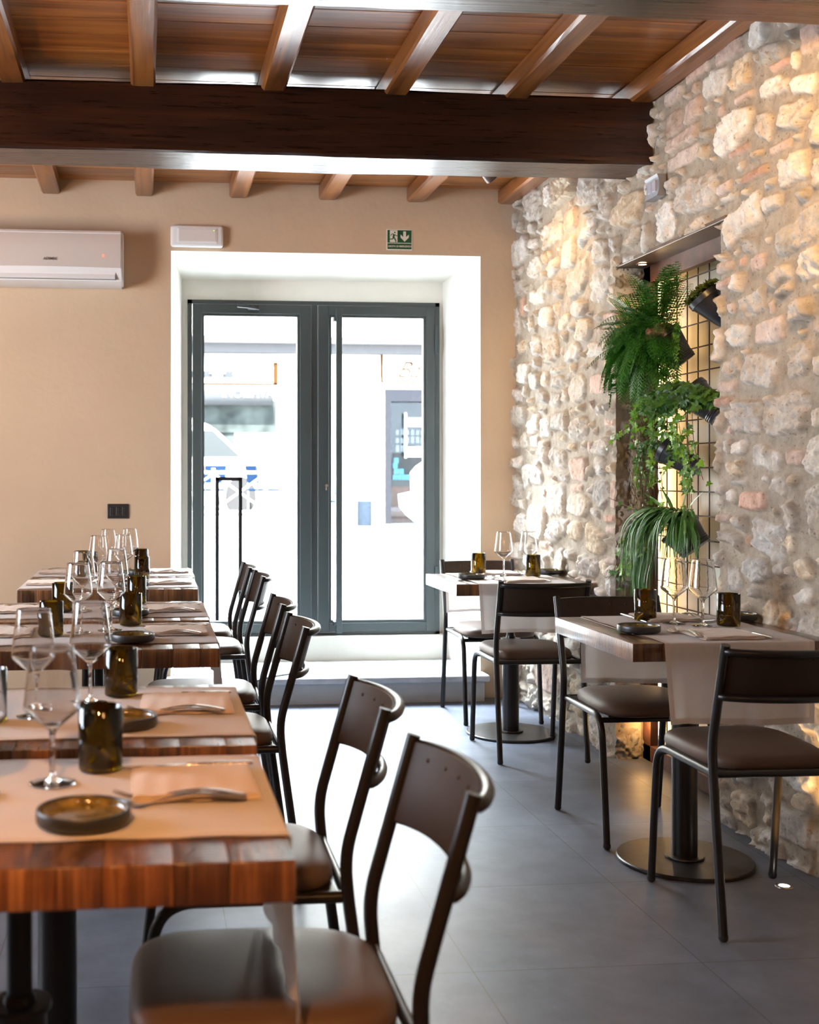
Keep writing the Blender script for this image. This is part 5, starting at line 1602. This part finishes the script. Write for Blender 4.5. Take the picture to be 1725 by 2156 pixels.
def van():
    t = empty('white_van', (0.6, 20.2, 0.6))
    bm = bmesh.new()
    prof = [(-2.6, 0.85), (-2.6, 2.05), (-2.2, 2.28), (0.7, 2.28), (1.15, 2.12), (1.85, 1.62), (2.42, 1.50), (2.52, 1.2), (2.52, 0.85)]
    a = [bm.verts.new((x, -0.40, z)) for x, z in prof]; b = [bm.verts.new((x, 0.40, z)) for x, z in prof]
    bm.faces.new(a); bm.faces.new(list(reversed(b)))
    for k in range(len(prof)): bm.faces.new((a[k], b[k], b[(k + 1) % 9], a[(k + 1) % 9]))
    bmesh.ops.recalc_face_normals(bm, faces=bm.faces)
    bmesh.ops.bevel(bm, geom=bm.edges[:], offset=0.06, segments=3, affect='EDGES')
    mesh_obj('body', bm, M['car_white'], t, smooth=True, auto=0.7)
    for x0, x1, x2, x3 in ((-2.0, -0.6, -0.6, -2.0), (-0.35, 0.45, 0.45, -0.35), (0.60, 1.15, 1.50, 0.60)):
        bm = bmesh.new(); plane_quad(bm, [(x0, -0.412, 1.60), (x2 + (0.25 if x0 > 0.5 else 0), -0.412, 1.60), (x1, -0.412, 2.05), (x3, -0.412, 2.05)])
        bm.normal_update(); bmesh.ops.solidify(bm, geom=bm.faces[:], thickness=0.01); mesh_obj('side_window', bm, M['car_glass'], t)
    for x in (-1.7, 1.75):
        bm = bmesh.new(); sweep(bm, [(x, -0.43, 0.93), (x, -0.22, 0.93)], 0.33, 28); mesh_obj('wheel', bm, M['tyre'], t, smooth=True, auto=0.6)
    t.scale = (0.8, 0.7, 1); t.location = (0.2, 20.45, 0.0)
    return t


tag(van(), 'white van parked before the shop front, seen through the left door pane', 'van')


def car():
    t = empty('white_car', (6.2, 15.6, 0.345))
    bm = bmesh.new()
    # side outline, rear at -x
    prof = [(-2.00, 0.36), (-2.10, 0.48), (-2.12, 0.66), (-1.93, 0.70), (-1.94, 0.98), (-1.86, 1.08), (-1.45, 1.36), (-0.8, 1.46), (0.3, 1.44), (1.0, 1.02), (1.9, 0.86), (2.05, 0.6), (2.0, 0.28), (-1.85, 0.24)]
    n = len(prof); secs = []
    for y, s in ((-0.84, 0.93), (-0.80, 0.98), (-0.5, 1.0), (0.5, 1.0), (0.80, 0.98), (0.84, 0.93)):
        secs.append([bm.verts.new((x * (1 - (1 - s) * 0.4), y, 0.24 + (z - 0.24) * (s if z > 0.9 else 1))) for x, z in prof])
    for i in range(5):
        for k in range(n): bm.faces.new((secs[i][k], secs[i + 1][k], secs[i + 1][(k + 1) % n], secs[i][(k + 1) % n]))
    bm.faces.new(secs[0]); bm.faces.new(list(reversed(secs[-1])))
    bmesh.ops.recalc_face_normals(bm, faces=bm.faces)
    mesh_obj('body', bm, M['car_white'], t, smooth=True, auto=0.6)
    bm = bmesh.new(); box(bm, -1.945, -1.80, -0.845, -0.60, 0.74, 0.96, 0.02); mesh_obj('tail_lamp', bm, M['tail_light'], t)
    bm = bmesh.new(); plane_quad(bm, [(-1.2, -0.86, 1.02), (0.6, -0.86, 1.02), (0.2, -0.84, 1.32), (-0.95, -0.84, 1.32)]); bm.normal_update(); bmesh.ops.solidify(bm, geom=bm.faces[:], thickness=0.01); mesh_obj('side_window', bm, M['car_glass'], t)
    for x in (-1.25, 1.3):
        bm = bmesh.new(); sweep(bm, [(x, -0.86, 0.31), (x, -0.6, 0.31)], 0.31, 28); mesh_obj('wheel', bm, M['tyre'], t, smooth=True, auto=0.6)
    return t


cr = car(); cr.location = (5.72, 16.0, 0.345)
tag(cr, 'white car seen from its rear corner at the right edge of the door glass', 'car')

bm = bmesh.new(); lathe(bm, [(0.0, 0.0), (0.13, 0.0), (0.13, 0.42), (0.12, 0.44), (0.0, 0.44)], 28, (3.78, 20.3, ZG))
tag(mesh_obj('litter_bin', bm, M['bin'], smooth=True, auto=0.6), 'blue-grey round bin standing before the building across the street', 'bin')

rl = empty('street_railing', (1.8, 19.3, 0.6))
bm = bmesh.new()
for z in (0.68, 1.33): sweep(bm, [(-1.5, 19.3, z), (2.80, 19.3, z)], 0.025, 8)
part('rail', bm, M['rail_white'], rl)
xs_ = [-1.5, -0.64, 0.22, 1.08, 1.94, 2.80]
for x in xs_:
    bm = bmesh.new(); sweep(bm, [(x, 19.3, 0.60), (x, 19.3, 1.40)], 0.03, 8); part('post', bm, M['rail_white'], rl)
for a, b in zip(xs_[:-1], xs_[1:]):
    bm = bmesh.new(); sweep(bm, [(a, 19.3, 0.70), (b, 19.3, 1.31)], 0.016, 6); sweep(bm, [(a, 19.31, 1.31), (b, 19.31, 0.70)], 0.016, 6); part('cross_brace', bm, M['rail_white'], rl)
tag(rl, 'low white railing with crossed braces along the far pavement', 'railing')


def cafe_chair():
    t = empty('cafe_chair')
    bm = bmesh.new(); box(bm, -0.21, 0.21, -0.21, 0.21, 0.42, 0.46, 0.015); mesh_obj('seat', bm, M['blue'], t)
    bm = bmesh.new(); box(bm, -0.21, 0.21, -0.23, -0.20, 0.55, 0.85, 0.012, rot=Matrix.Rotation(0.15, 3, 'X')); mesh_obj('backrest', bm, M['blue'], t)
    for sx in (-1, 1):
        for sy in (-1, 1):
            bm = bmesh.new(); sweep(bm, [(0.19 * sx, 0.19 * sy, 0), (0.18 * sx, (0.18 if sy > 0 else 0.20) * sy, 0.42 if sy > 0 else 0.75)], 0.012, 8); mesh_obj('leg', bm, M['chrome'], t)
    return t


cp = cafe_chair()
for i, (x, y, a, lab, zz) in enumerate(((1.02, 19.75, 0.5, 'blue terrace chair behind the railing at the left edge of the glass', 0.6), (1.95, 19.75, -1.2, 'blue terrace chair behind the middle of the railing', 0.6), (3.02, 19.9, 1.3, 'blue terrace chair at the right end of the railing beside the bin', ZG))):
    o = cp if i == 0 else copy_tree(cp)
    o.location = (x, y, zz); o.rotation_euler = (0, 0, a); tag(o, lab, 'chair', 'blue terrace chairs')

st = empty('stand_frame', (0.525, 7.62, 0.23))
bm = bmesh.new()
for x in (0.452, 0.602):
    box(bm, x - 0.011, x + 0.011, 7.60, 7.68, 0.235, 1.249)
box(bm, 0.441, 0.613, 7.60, 7.68, 1.228, 1.252)
part('frame', bm, M['stand_black'], st)
tag(st, 'slim black upright metal stand just outside the left door pane', 'stand')
bm = bmesh.new(); box(bm, 0.4, 0.7, 7.55, 7.71, 0.228, 0.246); part('base', bm, M['door_metal'], st)

bpy.context.view_layer.update()
